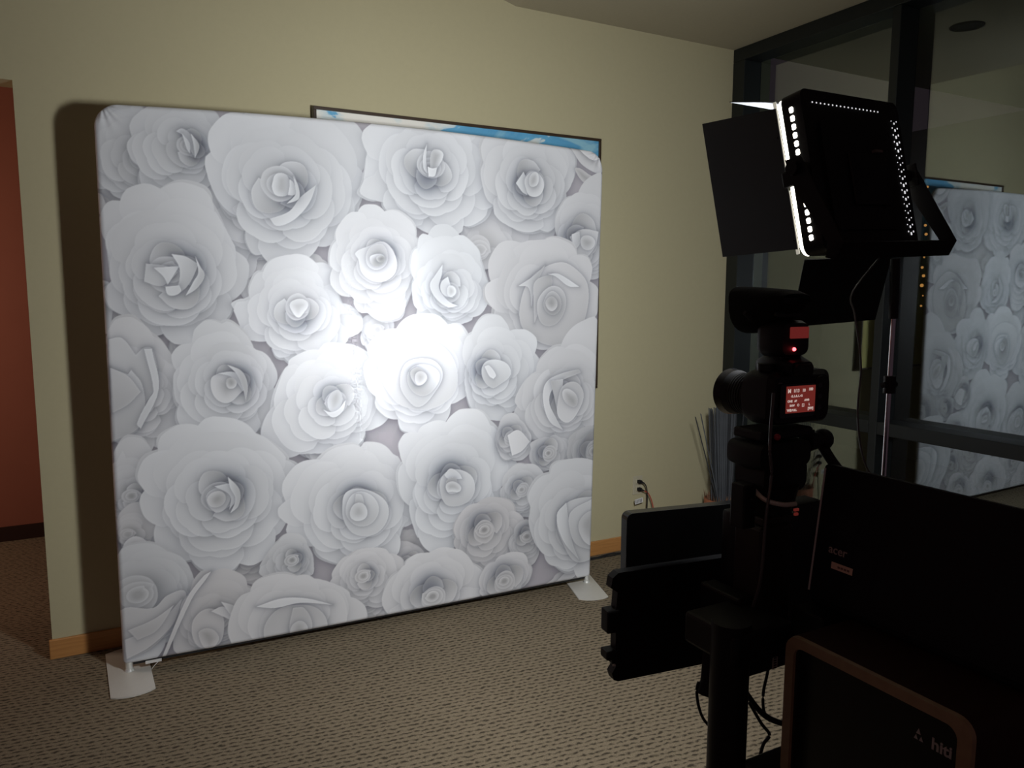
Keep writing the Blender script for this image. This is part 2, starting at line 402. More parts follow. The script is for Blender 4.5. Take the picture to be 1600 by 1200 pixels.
        rc_ = np.hypot(X - c[0], Z - c[1]); L = max(np.hypot(*mid), 1)
        sub *= (1 - (np.exp(-np.clip(out, 0, None) / sw) * (out > 0) * shade * dirf * st(.15, .6, rc_ / L))[..., None] * np.array([1.0, .97, .88]))
        tone = tin + (tout - tin) * st(.25, .95, rc_ / L) + rim * dirf * np.exp(-np.clip(-out, 0, None) / 4.5) * st(.5, .9, rc_ / L)
        al = (np.clip(-out / px + .5, 0, 1) * st(.10, .45, rc_ / L))[..., None]
        sub[:] = sub * (1 - al) + tone[..., None] * tint * al
        img[js, is_] = sub
    def rose(c, rc, sdir, dark, tone, warm, cusps, nr):
        c = np.array(c, float); cusps = [np.array(p, float) for p in cusps]
        cen = np.mean(cusps, 0); tint = TG * warm + TB * (1 - warm)
        base = outline(c, cusps, .22, True)
        d = base - c; th = np.arctan2(d[:, 1], d[:, 0]); r = np.hypot(d[:, 0], d[:, 1]); o = np.argsort(th)
        th = th[o]; r = r[o]; rs = np.convolve(np.r_[r[-10:], r, r[:10]], np.ones(21) / 21, 'valid')
        big = rs.mean(); sw = 8 + big * .05
        layer(c, c + (base - c) * (1.0 + .04 * np.sin(np.arctan2(base[:, 1] - c[1], base[:, 0] - c[0]) * 3 + 1.7 * rc)[:, None]), tone - .08, tone - .03, tint, .24, sw, .04, lo=.3)
        layer(c, base * .985 + c * .015, tone - .03, tone + .01, tint, .14, sw, .05, lo=.20)
        m = len(base) // 14
        for i in rng.permutation(m):
            arc = base[i * 14:(i + 1) * 14]
            fan(c, np.vstack([arc, base[((i + 1) * 14) % len(base)]])[::2], tone - .05, tone + .015 + .012 * rng.randn(), tint, .10, sw * .9, .05, .15, .12)
        R3 = np.r_[rs, rs, rs]; T3 = np.r_[th - 2 * np.pi, th, th + 2 * np.pi]
        n = 4 if big > 130 else 3 if big > 75 else 2
        for k in range(1, n + 1):
            s = (1 - k / (n + .9)) ** .9
            m = 6 if s > .7 and big > 110 else 5 if s > .4 else 4
            ph = rng.rand() * 6.28; cc = c + (cen - c) * s * .4
            for i in rng.permutation(m):
                a = ph + (i + .4 * (rng.rand() - .5)) * 2 * np.pi / m
                rr = np.interp((a + np.pi) % (2 * np.pi) - np.pi, T3, R3)
                rr = (rc * 2.0 + (rr - rc * 2.0) * s) * (.90 + .14 * rng.rand())
                hw = np.pi / m * (1.02 + .2 * rng.rand()); q = np.linspace(-1, 1, 11); notch = rng.rand() * .05
                R_ = rr * (1 - .16 * np.abs(q) ** 3 - notch * np.exp(-(q / .2) ** 2) + .04 * (rng.rand() - .5) * q)
                arc = cc + np.stack([np.cos(a + q * hw), np.sin(a + q * hw)], 1) * R_[:, None]
                fan(cc, arc, tone - .05 - .15 * (1 - s), tone + .02 - .06 * (1 - s) + .012 * rng.randn(), tint, .12 + .07 * (1 - s), 6 + sw * s, .045 + .02 * (1 - s), .08, .10)
        w = window(c[0] - rc * 6, c[0] + rc * 6, c[1] - rc * 6, c[1] + rc * 6)
        e = np.array([np.cos(sdir), np.sin(sdir)])
        if w is not None:
            js, is_, X, Z = w
            q = np.hypot(X - c[0] - e[0] * rc * .9, Z - c[1] - e[1] * rc * .9) / (rc * 1.5)
            q2 = np.hypot(X - c[0], Z - c[1]) / (rc * 3.2)
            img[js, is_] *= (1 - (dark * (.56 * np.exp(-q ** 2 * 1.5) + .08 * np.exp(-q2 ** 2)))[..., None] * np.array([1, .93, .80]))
        if dark > .3:
            for j, da in enumerate((-1.5, 1.3, -.2)):
                a_ = sdir + da + .5 * (rng.rand() - .5); l_ = rc * (2.3 - .25 * j)
                pv = lambda an, r_: c + np.array([np.cos(an), np.sin(an)]) * r_
                petal([pv(a_ - 1.0, l_ * .72), pv(a_ - .45, l_ * .96), pv(a_ + .1, l_ * 1.08), pv(a_ + .7, l_ * .82), pv(a_ + 1.1, l_ * .5), pv(a_, l_ * .2)], 0, tone - .04, tone - .14 - .08 * dark, sdir, warm, .06, .22)
            if w is not None:
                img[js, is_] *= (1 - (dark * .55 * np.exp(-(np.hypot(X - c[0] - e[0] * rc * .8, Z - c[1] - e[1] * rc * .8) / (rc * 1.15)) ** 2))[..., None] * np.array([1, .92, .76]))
        for k, f in enumerate((1.45, .95) if rc < 30 else (1.55, 1.05, .66)):
            cc = c - e * rc * .22 * f + e * rc * .15
            m = (3, 2, 2)[k] if rc >= 30 else (2, 2)[k]
            ph = sdir + .5 * k + .5 * rng.rand()
            an = ph + np.arange(m) * 2 * np.pi / m + .3 * (rng.rand(m) - .5)
            if m == 2:
                ell = np.linspace(0, 2 * np.pi, 40)[:-1]; tip = 1 + .22 * np.exp(-((ell - 0) % 6.283) * 2.2)
                pts = cc + np.stack([np.cos(ell + ph) * tip, np.sin(ell + ph) * .82 * tip], 1) * rc * f * .95
            else:
                cu = [cc + np.array([np.cos(a), np.sin(a)]) * rc * f * (.70 + .2 * rng.rand()) for a in an]
                pts = outline(cc, cu, .30)
            layer(cc, pts, tone - .12 - .12 * dark, tone - .04, tint, .20 * (.4 + .6 * dark), rc * .3, .08, lo=.25, sdir=sdir)
            if k == (2 if rc >= 30 else 1):
                layer(cc, cc + (pts - cc) * .74, tone - .12 - .22 * dark, tone - .09, tint, 0, 5, 0)
    def petal(pts, smoothf, ta, tb, ang, warm, rim, shade):
        P = np.array(pts, float)
        n = len(P); Q = []; T = []
        for i in range(n):
            u = P[i] - P[i - 1]; v = P[(i + 1) % n] - P[i]
            cs = (u @ v) / max(np.hypot(*u) * np.hypot(*v), 1e-6)
            T.append((P[(i + 1) % n] - P[i - 1]) * .5 if (smoothf or cs > .25) else None)
        for i in range(n):
            p1, p2 = P[i], P[(i + 1) % n]; ch = p2 - p1
            t1 = T[i] if T[i] is not None else ch; t2 = T[(i + 1) % n] if T[(i + 1) % n] is not None else ch
            L = np.hypot(*ch)
            t1 = t1 / max(np.hypot(*t1), 1e-6) * L; t2 = t2 / max(np.hypot(*t2), 1e-6) * L
            for t in (0, .2, .4, .6, .8):
                Q.append((2 * t ** 3 - 3 * t * t + 1) * p1 + (t ** 3 - 2 * t * t + t) * t1 + (3 * t * t - 2 * t ** 3) * p2 + (t ** 3 - t * t) * t2)
        P = np.array(Q)
        w = window(P[:, 0].min() - 40, P[:, 0].max() + 40, P[:, 1].min() - 40, P[:, 1].max() + 40)
        if w is None: return
        js, is_, X, Z = w
        ins = np.zeros(X.shape, bool); dist = np.full(X.shape, 1e9)
        for i in range(len(P)):
            a, b = P[i], P[(i + 1) % len(P)]
            cond = ((a[1] > Z) != (b[1] > Z))
            with np.errstate(divide='ignore', invalid='ignore'):
                xc = (b[0] - a[0]) * (Z - a[1]) / (b[1] - a[1]) + a[0]
            ins ^= cond & (X < xc)
            ab = b - a; L2 = max(ab @ ab, 1e-9)
            t = np.clip(((X - a[0]) * ab[0] + (Z - a[1]) * ab[1]) / L2, 0, 1)
            dist = np.minimum(dist, np.hypot(X - a[0] - t * ab[0], Z - a[1] - t * ab[1]))
        sd = np.where(ins, -dist, dist)
        sub = img[js, is_]
        sub *= (1 - (shade * np.exp(-np.clip(sd, 0, None) / 11.) * (sd > 0))[..., None] * np.array([1, .97, .86]))
        e = np.array([np.cos(ang), np.sin(ang)]); pr = X * e[0] + Z * e[1]; pp = P @ e
        t = st(pp.min(), pp.max(), pr); tone = ta + (tb - ta) * t + rim * np.exp(-dist / 3.5)
        if smoothf:
            dm = max(dist[ins].max() if ins.any() else 1, 1); tone = tone - .13 * st(.15, 1, dist / dm) * (dm < 60)
        tint = TG * warm + TB * (1 - warm)
        a = np.clip(-sd / px + .5, 0, 1)[..., None]
        sub[:] = sub * (1 - a) + tone[..., None] * tint * a
        img[js, is_] = sub
    for it in ROSES:
        if it[0] == 'r': rose(*it[1:])
        else: petal(*it[1:])
    return np.clip(1 - (1 - img) * .76, 0.02, .975)

ROSES = [
    ('r',(471,431),27,-0.15,0.3,0.74,0.8,[(371,488),(411,524),(514,523),(577,458),(588,370),(533,308),(454,321),(392,374)],3),
    ('r',(1196,335),31,-0.15,0.3,0.74,0.9,[(1073,384),(1135,421),(1244,406),(1307,350),(1284,275),(1195,242),(1102,288)],3),
    ('r',(1389,322),26,-0.15,0.4,0.74,0.9,[(1307,350),(1373,378),(1472,351),(1488,291),(1405,266),(1323,291)],2),
    ('r',(1195,273),25,2.66,0.4,0.78,0.8,[(1072,293),(1119,362),(1212,364),(1265,262),(1241,156),(1162,155),(1101,212)],3),
    ('r',(1061,1368),23,-0.01,0.1,0.93,0.3,[(989,1356),(1004,1412),(1062,1419),(1115,1410),(1126,1353),(1060,1297),(1002,1299)],3),
    ('r',(793,858),28,-1.1,0.1,0.86,0.5,[(672,897),(714,949),(851,944),(950,902),(963,828),(862,809),(737,821)],2),
    ('r',(599,1497),26,-1.08,0.0,0.86,0.5,[(489,1601),(555,1679),(656,1668),(692,1576),(651,1497),(548,1484)],2),
    ('r',(734,1630),27,-1.07,0.0,0.83,0.6,[(682,1650),(735,1689),(815,1672),(855,1618),(813,1577),(719,1577)],2),
    ('r',(1559,1731),50,-0.99,0.0,0.84,0.5,[(1463,1781),(1543,1833),(1726,1855),(1899,1878),(1935,1797),(1726,1751),(1625,1674),(1527,1701)],2),
    ('r',(564,1936),40,-1.07,0.0,0.86,0.3,[(299,1921),(349,1997),(433,2028),(514,1933),(556,1731),(540,1627),(478,1626),(434,1753),(390,1851)],2),
    ('r',(296,1319),25,2.73,0.1,0.8,0.6,[(213,1309),(275,1371),(371,1382),(404,1316),(342,1266),(258,1257)],2),
    ('r',(234,986),25,2.68,0.2,0.78,0.7,[(176,1004),(226,1065),(283,1022),(280,957),(207,923)],3),
    ('r',(527,909),27,2.69,0.0,0.84,0.5,[(491,961),(583,1014),(647,976),(672,897),(603,833),(539,881)],2),
    ('r',(96,1474),24,2.75,0.2,0.74,0.8,[(7,1352),(28,1425),(82,1412),(158,1361),(133,1311),(67,1326)],2),
    ('r',(993,108),31,2.64,0.3,0.82,0.7,[(902,49),(933,104),(1038,100),(1105,56),(1067,32),(990,-15),(930,-18)],3),
    ('r',(2107,24),38,2.68,0.2,0.76,0.8,[(1916,5),(1991,61),(2106,93),(2205,112),(2206,42),(2107,17),(1992,-8)],2),
    ('p',[(1983,45),(2086,117),(2129,124),(2138,95),(2030,20)],0,0.78,0.84,-0.0,0.6,0.05,0.25),
    ('r',(1591,210),27,-0.15,0.3,0.74,0.9,[(1505,263),(1591,292),(1696,253),(1696,177),(1608,175)],2),
    ('p',[(-8,1961),(24,1975),(75,1908),(123,1839),(102,1809),(30,1877),(-11,1903)],0,0.8,0.62,-0.0,0.3,0.08,0.25),
    ('p',[(-11,1903),(30,1877),(81,1813),(79,1789),(30,1799),(-2,1833)],0,0.62,0.78,-0.0,0.4,0.05,0.25),
    ('p',[(-11,1903),(9,1892),(30,1799),(-5,1825)],0,0.8,0.72,-0.0,0.4,0.06,0.25),
    ('p',[(-14,1571),(9,1571),(25,1547),(22,1474),(3,1377),(-18,1377)],1,0.86,0.8,-0.0,0.1,0.05,0.25),
    ('r',(157,2032),47,0.07,0.1,0.8,0.1,[(1,2135),(38,2231),(135,2241),(171,2175),(181,2069),(186,1938),(129,1899),(74,1896),(33,1929),(-3,1973)],2),
    ('r',(320,2097),31,-0.1,0.7,0.81,0.1,[(117,2111),(172,2198),(268,2243),(371,2242),(439,2188),(435,2077),(378,2019),(366,1954),(253,1928),(175,1937),(149,2007)],4),
    ('p',[(275,2149),(298,2161),(331,2137),(351,2100),(339,2053),(324,2081),(308,2128)],0,0.84,0.7,-0.0,0.0,0.07,0.25),
    ('p',[(295,2143),(321,2107),(321,2068),(311,2084)],0,0.86,0.8,-0.0,0.0,0.07,0.25),
    ('p',[(327,2146),(353,2110),(355,2091),(339,2053),(335,2106)],0,0.86,0.66,-0.0,0.0,0.06,0.25),
    ('r',(666,1968),57,-0.68,0.75,0.86,0.15,[(399,2087),(414,1977),(466,1842),(530,1833),(529,1807),(536,1735),(580,1685),(682,1674),(811,1725),(886,1795),(980,1906),(982,1987),(1006,2056),(965,2212),(831,2259),(675,2269),(525,2239),(439,2176)],5),
    ('p',[(615,1831),(694,1866),(742,1926),(807,1979),(784,1917),(751,1869),(700,1824),(640,1804)],0,0.8,0.9,-1.05,0.1,0.05,0.15),
    ('p',[(631,1983),(642,2010),(667,2019),(690,2008),(699,1970),(691,1936),(664,1924),(639,1930),(627,1958)],1,0.78,0.88,-3.14,0.1,0.07,0.25),
    ('p',[(698,1996),(713,1984),(725,1945),(714,1932),(690,1931),(697,1962)],0,0.88,0.8,-0.0,0.1,0.07,0.25),
    ('p',[(714,2009),(733,1972),(737,1925),(721,1909),(684,1896),(722,1937),(720,1971)],0,0.86,0.78,-0.0,0.0,0.07,0.25),
    ('r',(1316,2086),50,-1.95,0.75,0.87,0.15,[(1002,1983),(1040,2050),(1024,2138),(1077,2236),(1222,2271),(1403,2288),(1545,2279),(1599,2193),(1576,2105),(1642,2028),(1609,1924),(1527,1871),(1469,1845),(1400,1819),(1246,1819),(1152,1888),(1100,1935)],5),
    ('p',[(1302,2188),(1298,2118),(1303,2057),(1285,2084),(1286,2145)],0,0.9,0.84,-0.0,0.1,0.07,0.25),
    ('p',[(1326,2159),(1359,2168),(1381,2147),(1352,2089),(1331,2065),(1316,2097)],1,0.7,0.86,-0.0,0.1,0.07,0.25),
    ('p',[(1304,2091),(1325,2084),(1349,2089),(1337,2051),(1309,2047)],0,0.9,0.86,-0.0,0.1,0.07,0.25),
    ('r',(1835,2049),48,-2.93,0.8,0.81,0.25,[(1576,2139),(1642,2245),(1792,2297),(1948,2302),(2031,2234),(2046,2139),(2023,2021),(1963,1896),(1882,1831),(1726,1870),(1625,1940),(1599,2025)],4),
    ('p',[(1746,2046),(1786,2102),(1807,2053),(1807,1994),(1780,2007)],0,0.84,0.76,-0.0,0.1,0.07,0.25),
    ('p',[(1793,2067),(1834,2106),(1880,2088),(1897,2044),(1873,1997),(1821,1991),(1800,2023)],1,0.78,0.84,-0.0,0.2,0.07,0.25),
    ('p',[(1821,2084),(1855,2104),(1869,2072),(1855,2041),(1821,2039)],1,0.72,0.82,-0.0,0.2,0.07,0.25),
    ('p',[(2045,2266),(2166,2261),(2223,2189),(2225,2127),(2131,2145),(2075,2193)],1,0.78,0.84,-0.0,0.4,0.06,0.25),
    ('p',[(2073,2293),(2155,2251),(2216,2194),(2167,2184),(2092,2233)],0,0.88,0.82,-0.0,0.4,0.07,0.25),
    ('p',[(2075,2141),(2168,2107),(2225,2111),(2226,2064),(2151,2060),(2095,2093)],1,0.7,0.76,-0.0,0.6,0.05,0.25),
    ('r',(2125,1784),56,3.02,0.75,0.8,0.35,[(1971,1804),(2006,1928),(2096,2001),(2245,2034),(2273,1654),(2139,1626),(2027,1681)],4),
    ('p',[(2044,1806),(2095,1839),(2139,1847),(2211,1837),(2194,1764),(2127,1699),(2093,1714)],0,0.72,0.8,-0.0,0.3,0.07,0.25),
    ('p',[(2055,1819),(2099,1833),(2103,1777),(2078,1745),(2062,1776)],0,0.84,0.74,-0.0,0.2,0.07,0.25),
    ('p',[(2110,1802),(2155,1816),(2193,1786),(2164,1747),(2118,1755)],1,0.72,0.8,-0.0,0.3,0.07,0.25),
    ('r',(234,1598),58,0.55,0.6,0.835,0.2,[(73,1872),(23,1822),(12,1743),(36,1668),(35,1571),(19,1511),(72,1437),(103,1387),(200,1373),(262,1346),(346,1375),(409,1433),(453,1497),(497,1601),(485,1690),(422,1765),(391,1876),(322,1922),(208,1927),(129,1911)],5),
    ('p',[(145,1641),(221,1632),(257,1610),(223,1573),(190,1555),(135,1572)],0,0.8,0.74,-0.0,0.1,0.05,0.25),
    ('p',[(171,1626),(263,1633),(218,1560),(204,1592)],0,0.86,0.9,-0.0,0.1,0.06,0.25),
    ('p',[(237,1680),(288,1671),(334,1642),(302,1573),(268,1535),(235,1518),(260,1573),(263,1628)],0,0.9,0.76,-0.52,0.1,0.06,0.25),
    ('p',[(323,1674),(338,1637),(355,1599),(325,1548),(281,1518),(312,1573),(332,1611)],0,0.92,0.72,-0.35,0.1,0.07,0.25),
    ('p',[(209,1553),(260,1558),(265,1535),(239,1518),(216,1523)],0,0.88,0.84,-0.0,0.1,0.06,0.25),
    ('r',(715,1464),41,-1.42,0.6,0.9,0.15,[(578,1615),(551,1570),(523,1502),(485,1497),(452,1471),(490,1424),(488,1366),(543,1344),(620,1337),(618,1297),(656,1255),(749,1238),(832,1262),(874,1303),(940,1343),(975,1398),(948,1462),(892,1474),(881,1564),(855,1618),(801,1658),(682,1661)],5),
    ('p',[(684,1483),(709,1502),(743,1502),(761,1480),(742,1448),(717,1426),(691,1454)],1,0.84,0.92,-1.57,0.1,0.06,0.25),
    ('r',(1073,1680),40,0.51,0.75,0.88,0.25,[(985,1880),(928,1823),(885,1754),(875,1686),(869,1632),(894,1551),(972,1523),(971,1482),(1019,1439),(1121,1433),(1187,1472),(1197,1523),(1243,1581),(1260,1681),(1246,1780),(1187,1848),(1100,1885)],5),
    ('p',[(981,1675),(968,1702),(1025,1731),(1097,1753),(1149,1693),(1148,1622),(1094,1580),(1036,1585),(994,1620)],1,0.84,0.9,-1.57,0.2,0.06,0.2),
    ('p',[(1015,1690),(1039,1732),(1091,1741),(1114,1692),(1101,1650),(1060,1630),(1023,1648)],1,0.72,0.88,-1.57,0.1,0.07,0.25),
    ('p',[(1032,1684),(1061,1699),(1090,1697),(1102,1678),(1081,1649),(1046,1649)],1,0.62,0.86,-4.36,0.1,0.06,0.25),
    ('p',[(1061,1682),(1085,1694),(1099,1680),(1078,1663)],1,0.5,0.7,-3.49,0.0,0.04,0.25),
    ('r',(1404,1538),37,2.81,0.5,0.88,0.05,[(1260,1738),(1238,1666),(1237,1595),(1242,1524),(1248,1452),(1287,1402),(1365,1383),(1461,1405),(1526,1419),(1575,1479),(1609,1569),(1566,1613),(1559,1702),(1511,1745),(1447,1801),(1369,1818),(1306,1782)],4),
    ('p',[(1310,1567),(1336,1610),(1373,1660),(1367,1611),(1354,1553),(1397,1494),(1445,1471),(1397,1465),(1335,1509)],0,0.9,0.8,-3.14,0.0,0.06,0.25),
    ('p',[(1367,1582),(1398,1605),(1414,1553),(1423,1509),(1382,1518),(1360,1547)],0,0.8,0.9,-0.0,0.0,0.05,0.25),
    ('p',[(1398,1559),(1423,1562),(1439,1538),(1423,1515),(1398,1518)],1,0.8,0.88,-0.0,0.0,0.05,0.25),
    ('r',(1931,1477),58,2.83,0.55,0.8,0.45,[(1619,1584),(1652,1704),(1743,1772),(1882,1764),(1882,1786),(2008,1759),(2082,1714),(2150,1668),(2151,1588),(2199,1492),(2144,1363),(2051,1285),(1977,1271),(1851,1290),(1780,1354),(1693,1371),(1632,1463)],4),
    ('p',[(1769,1463),(1813,1585),(1901,1654),(2009,1681),(2102,1635),(2152,1572),(2154,1460),(2106,1332),(2032,1276),(1941,1272),(1850,1306),(1780,1370)],1,0.78,0.7,-1.57,0.5,0.05,0.28),
    ('p',[(1761,1564),(1848,1616),(1908,1667),(1849,1549),(1832,1462),(1817,1555)],0,0.82,0.66,-0.0,0.3,0.07,0.25),
    ('p',[(1852,1586),(1944,1624),(1945,1571),(1885,1468),(1850,1384),(1845,1493)],0,0.72,0.66,-0.0,0.4,0.05,0.25),
    ('p',[(1923,1623),(1984,1624),(2103,1562),(2040,1565),(1966,1612)],0,0.8,0.88,-0.0,0.2,0.07,0.25),
    ('p',[(1874,1508),(1945,1565),(2011,1540),(2026,1461),(1976,1382),(1903,1374),(1867,1431)],1,0.64,0.76,-4.36,0.4,0.07,0.25),
    ('p',[(1902,1493),(1945,1540),(1993,1508),(1997,1455),(1957,1423),(1910,1446)],1,0.6,0.72,-4.36,0.4,0.07,0.25),
    ('p',[(1913,1493),(1945,1515),(1975,1493),(1975,1461),(1946,1442),(1917,1462)],1,0.62,0.74,-1.57,0.4,0.07,0.25),
    ('r',(116,1136),24,-0.25,0.1,0.82,0.35,[(2,1352),(60,1413),(141,1374),(205,1271),(231,1194),(216,1117),(230,1013),(189,938),(127,943),(103,920),(3,954),(-8,1080)],2),
    ('p',[(2,1352),(46,1356),(92,1288),(124,1317),(151,1311),(167,1197),(148,1147),(104,1073),(84,993),(3,954),(-3,1180)],0,0.84,0.72,-0.52,0.2,0.06,0.25),
    ('p',[(1,1242),(61,1214),(73,1231),(108,1174),(113,1072),(84,998),(-8,955)],0,0.86,0.72,-1.05,0.2,0.05,0.25),
    ('p',[(3,1242),(61,1207),(102,1144),(55,1096),(0,1067)],0,0.8,0.72,-1.57,0.3,0.06,0.25),
    ('p',[(122,1312),(149,1311),(167,1151),(95,997),(83,1019),(128,1110),(148,1147)],0,0.86,0.82,-1.57,0.1,0.07,0.25),
    ('r',(440,1157),39,0.5,0.8,0.845,0.2,[(233,1232),(248,1295),(308,1319),(334,1383),(408,1407),(473,1367),(528,1299),(590,1225),(608,1135),(584,1041),(542,962),(473,962),(391,980),(282,996),(238,1077),(241,1154)],5),
    ('p',[(362,1182),(400,1204),(457,1204),(498,1154),(471,1116),(420,1079),(372,1108)],1,0.84,0.78,-0.0,0.3,0.05,0.25),
    ('p',[(388,1204),(454,1204),(490,1160),(484,1123),(465,1156),(436,1189)],0,0.86,0.78,-0.0,0.1,0.07,0.25),
    ('p',[(426,1237),(482,1208),(503,1149),(493,1080),(484,1134),(462,1196)],0,0.84,0.66,-0.0,0.1,0.07,0.25),
    ('p',[(421,1174),(441,1184),(460,1164),(450,1141),(425,1142)],1,0.64,0.78,-1.57,0.3,0.06,0.25),
    ('r',(863,1057),40,2.23,0.45,0.89,0.15,[(669,1227),(653,1146),(597,1040),(584,904),(670,836),(793,858),(877,822),(950,873),(994,922),(1084,979),(1115,1064),(1072,1154),(1015,1256),(888,1288),(805,1291),(723,1252)],4),
    ('p',[(832,1067),(855,1102),(884,1106),(897,1063),(876,1022),(842,1018)],1,0.72,0.88,-1.57,0.0,0.07,0.25),
    ('p',[(812,1026),(842,1013),(876,1022),(911,1062),(898,1015),(853,989)],0,0.92,0.88,-1.57,0.1,0.07,0.25),
    ('r',(1244,1145),48,2.77,0.6,0.92,0.2,[(1030,1241),(1022,1156),(1050,1068),(1084,1008),(1159,959),(1204,917),(1329,907),(1377,958),(1400,1017),(1492,1088),(1509,1179),(1467,1316),(1397,1382),(1272,1408),(1150,1375),(1066,1311)],4),
    ('p',[(1058,1212),(1104,1282),(1240,1321),(1364,1289),(1434,1197),(1433,1076),(1346,1006),(1236,998),(1130,1049)],1,0.8,0.92,-4.71,0.2,0.05,0.15),
    ('p',[(1161,1120),(1184,1207),(1254,1233),(1332,1216),(1369,1154),(1331,1076),(1251,1009),(1190,1054)],1,0.74,0.92,-5.24,0.1,0.08,0.3),
    ('p',[(1195,1148),(1223,1196),(1294,1202),(1350,1164),(1343,1111),(1283,1060),(1221,1082)],1,0.66,0.94,-5.24,0.1,0.08,0.25),
    ('p',[(1207,1176),(1238,1193),(1253,1116),(1231,1117)],0,0.62,0.8,-0.0,0.1,0.04,0.25),
    ('p',[(1210,1168),(1238,1193),(1269,1180),(1293,1143),(1268,1112),(1237,1113)],1,0.66,0.86,-1.05,0.2,0.07,0.25),
    ('p',[(1235,1161),(1263,1174),(1290,1149),(1271,1115),(1240,1116)],1,0.72,0.84,-1.05,0.2,0.07,0.25),
    ('r',(1608,1159),42,2.94,0.8,0.86,0.15,[(1486,1195),(1486,1270),(1519,1344),(1625,1403),(1710,1340),(1815,1322),(1851,1243),(1862,1148),(1852,1069),(1771,1010),(1729,949),(1642,940),(1541,978),(1508,1057)],4),
    ('p',[(1571,1130),(1575,1191),(1625,1214),(1700,1192),(1721,1138),(1666,1094),(1619,1078)],1,0.72,0.86,-5.24,0.1,0.07,0.25),
    ('p',[(1582,1182),(1605,1187),(1642,1139),(1629,1121),(1608,1134)],0,0.84,0.88,-1.05,0.2,0.06,0.25),
    ('r',(2040,1004),53,2.63,0.5,0.79,0.4,[(1757,979),(1792,1056),(1862,1148),(1923,1209),(2014,1270),(2221,1313),(2202,900),(2172,829),(2077,793),(1975,785),(1872,810),(1782,882)],5),
    ('p',[(1906,1066),(1950,1112),(2102,1147),(2121,1130),(1979,1078),(1936,1000),(1981,900),(2019,841),(1945,886),(1907,970)],0,0.84,0.66,-0.0,0.3,0.07,0.25),
    ('p',[(1942,1096),(2016,1102),(2010,1028),(1981,949),(1965,1014)],0,0.66,0.76,-0.0,0.3,0.05,0.25),
    ('p',[(2016,1067),(2091,1082),(2138,1021),(2113,940),(2049,878),(1989,915),(1988,997)],1,0.72,0.8,-1.57,0.4,0.07,0.25),
    ('p',[(2017,1044),(2054,1048),(2100,1007),(2093,958),(2048,967),(2017,1005)],1,0.66,0.78,-4.36,0.4,0.07,0.25),
    ('r',(50,731),24,-0.12,0.5,0.83,0.3,[(9,928),(70,948),(125,905),(144,812),(127,709),(97,660),(66,643),(5,651)],4),
    ('r',(29,578),20,-0.15,0.1,0.81,0.5,[(-1,652),(69,690),(119,644),(172,558),(142,527),(59,502),(4,542)],2),
    ('p',[(8,529),(58,566),(113,505),(88,482),(42,479)],1,0.86,0.8,-1.57,0.4,0.06,0.25),
    ('r',(372,693),52,0.47,0.75,0.845,0.2,[(102,751),(105,829),(160,902),(209,962),(306,994),(404,992),(529,950),(591,862),(650,815),(675,728),(663,616),(621,559),(592,484),(523,415),(444,399),(355,394),(258,437),(169,504),(134,603)],6),
    ('p',[(323,699),(381,733),(423,715),(395,636),(352,628)],1,0.82,0.76,-0.0,0.2,0.05,0.25),
    ('p',[(356,736),(432,736),(447,684),(410,629),(417,688)],0,0.88,0.78,-0.0,0.1,0.07,0.25),
    ('p',[(410,771),(454,711),(448,643),(414,614),(437,672),(418,723)],0,0.86,0.7,-0.0,0.1,0.07,0.25),
    ('p',[(327,685),(348,710),(383,711),(399,682),(380,651),(341,651)],1,0.68,0.8,-3.49,0.3,0.07,0.25),
    ('r',(958,565),53,1.73,0.8,0.855,0.25,[(645,633),(680,742),(778,803),(906,834),(978,827),(1022,843),(1126,805),(1155,706),(1206,595),(1214,517),(1204,464),(1151,465),(1150,373),(1072,324),(952,318),(837,366),(754,431),(686,470),(647,547)],5),
    ('p',[(885,589),(901,645),(960,659),(1047,622),(1095,563),(1087,488),(1029,436),(940,449),(892,514)],1,0.78,0.86,-4.71,0.2,0.06,0.25),
    ('p',[(899,564),(924,628),(974,643),(1032,606),(1052,544),(1015,489),(956,485),(913,521)],1,0.74,0.84,-4.71,0.2,0.07,0.25),
    ('p',[(937,568),(947,634),(973,628),(987,570)],0,0.66,0.8,-5.24,0.2,0.05,0.25),
    ('p',[(919,555),(938,588),(973,590),(996,560),(992,522),(956,509),(925,525)],1,0.78,0.84,-1.05,0.2,0.07,0.25),
    ('r',(1410,624),55,1.91,0.85,0.855,0.15,[(1177,764),(1178,853),(1241,878),(1304,909),(1393,927),(1491,956),(1608,911),(1653,813),(1730,742),(1723,631),(1643,607),(1643,543),(1591,437),(1539,380),(1438,346),(1340,329),(1244,390),(1235,453),(1193,551)],5),
    ('p',[(1352,593),(1359,669),(1417,700),(1507,663),(1530,588),(1489,530),(1390,526)],1,0.74,0.84,-5.06,0.2,0.06,0.25),
    ('p',[(1372,677),(1404,705),(1450,675),(1463,649),(1391,657)],0,0.82,0.88,-1.57,0.1,0.07,0.25),
    ('p',[(1381,645),(1411,661),(1434,652),(1440,583),(1391,588)],0,0.66,0.8,-1.57,0.2,0.05,0.25),
    ('p',[(1381,630),(1417,641),(1456,612),(1450,588),(1410,592),(1387,595)],1,0.76,0.84,-1.57,0.2,0.07,0.25),
    ('r',(1719,830),30,2.28,0.5,0.8,0.4,[(1660,891),(1711,935),(1771,915),(1807,848),(1836,797),(1801,736),(1730,717),(1667,780)],3),
    ('p',[(1705,840),(1764,861),(1829,798),(1783,754),(1730,736)],0,0.86,0.82,-0.0,0.4,0.06,0.25),
    ('r',(1935,730),32,2.9,0.75,0.77,0.4,[(1836,765),(1872,794),(1964,803),(2050,772),(2066,718),(2022,655),(1940,641),(1866,681)],4),
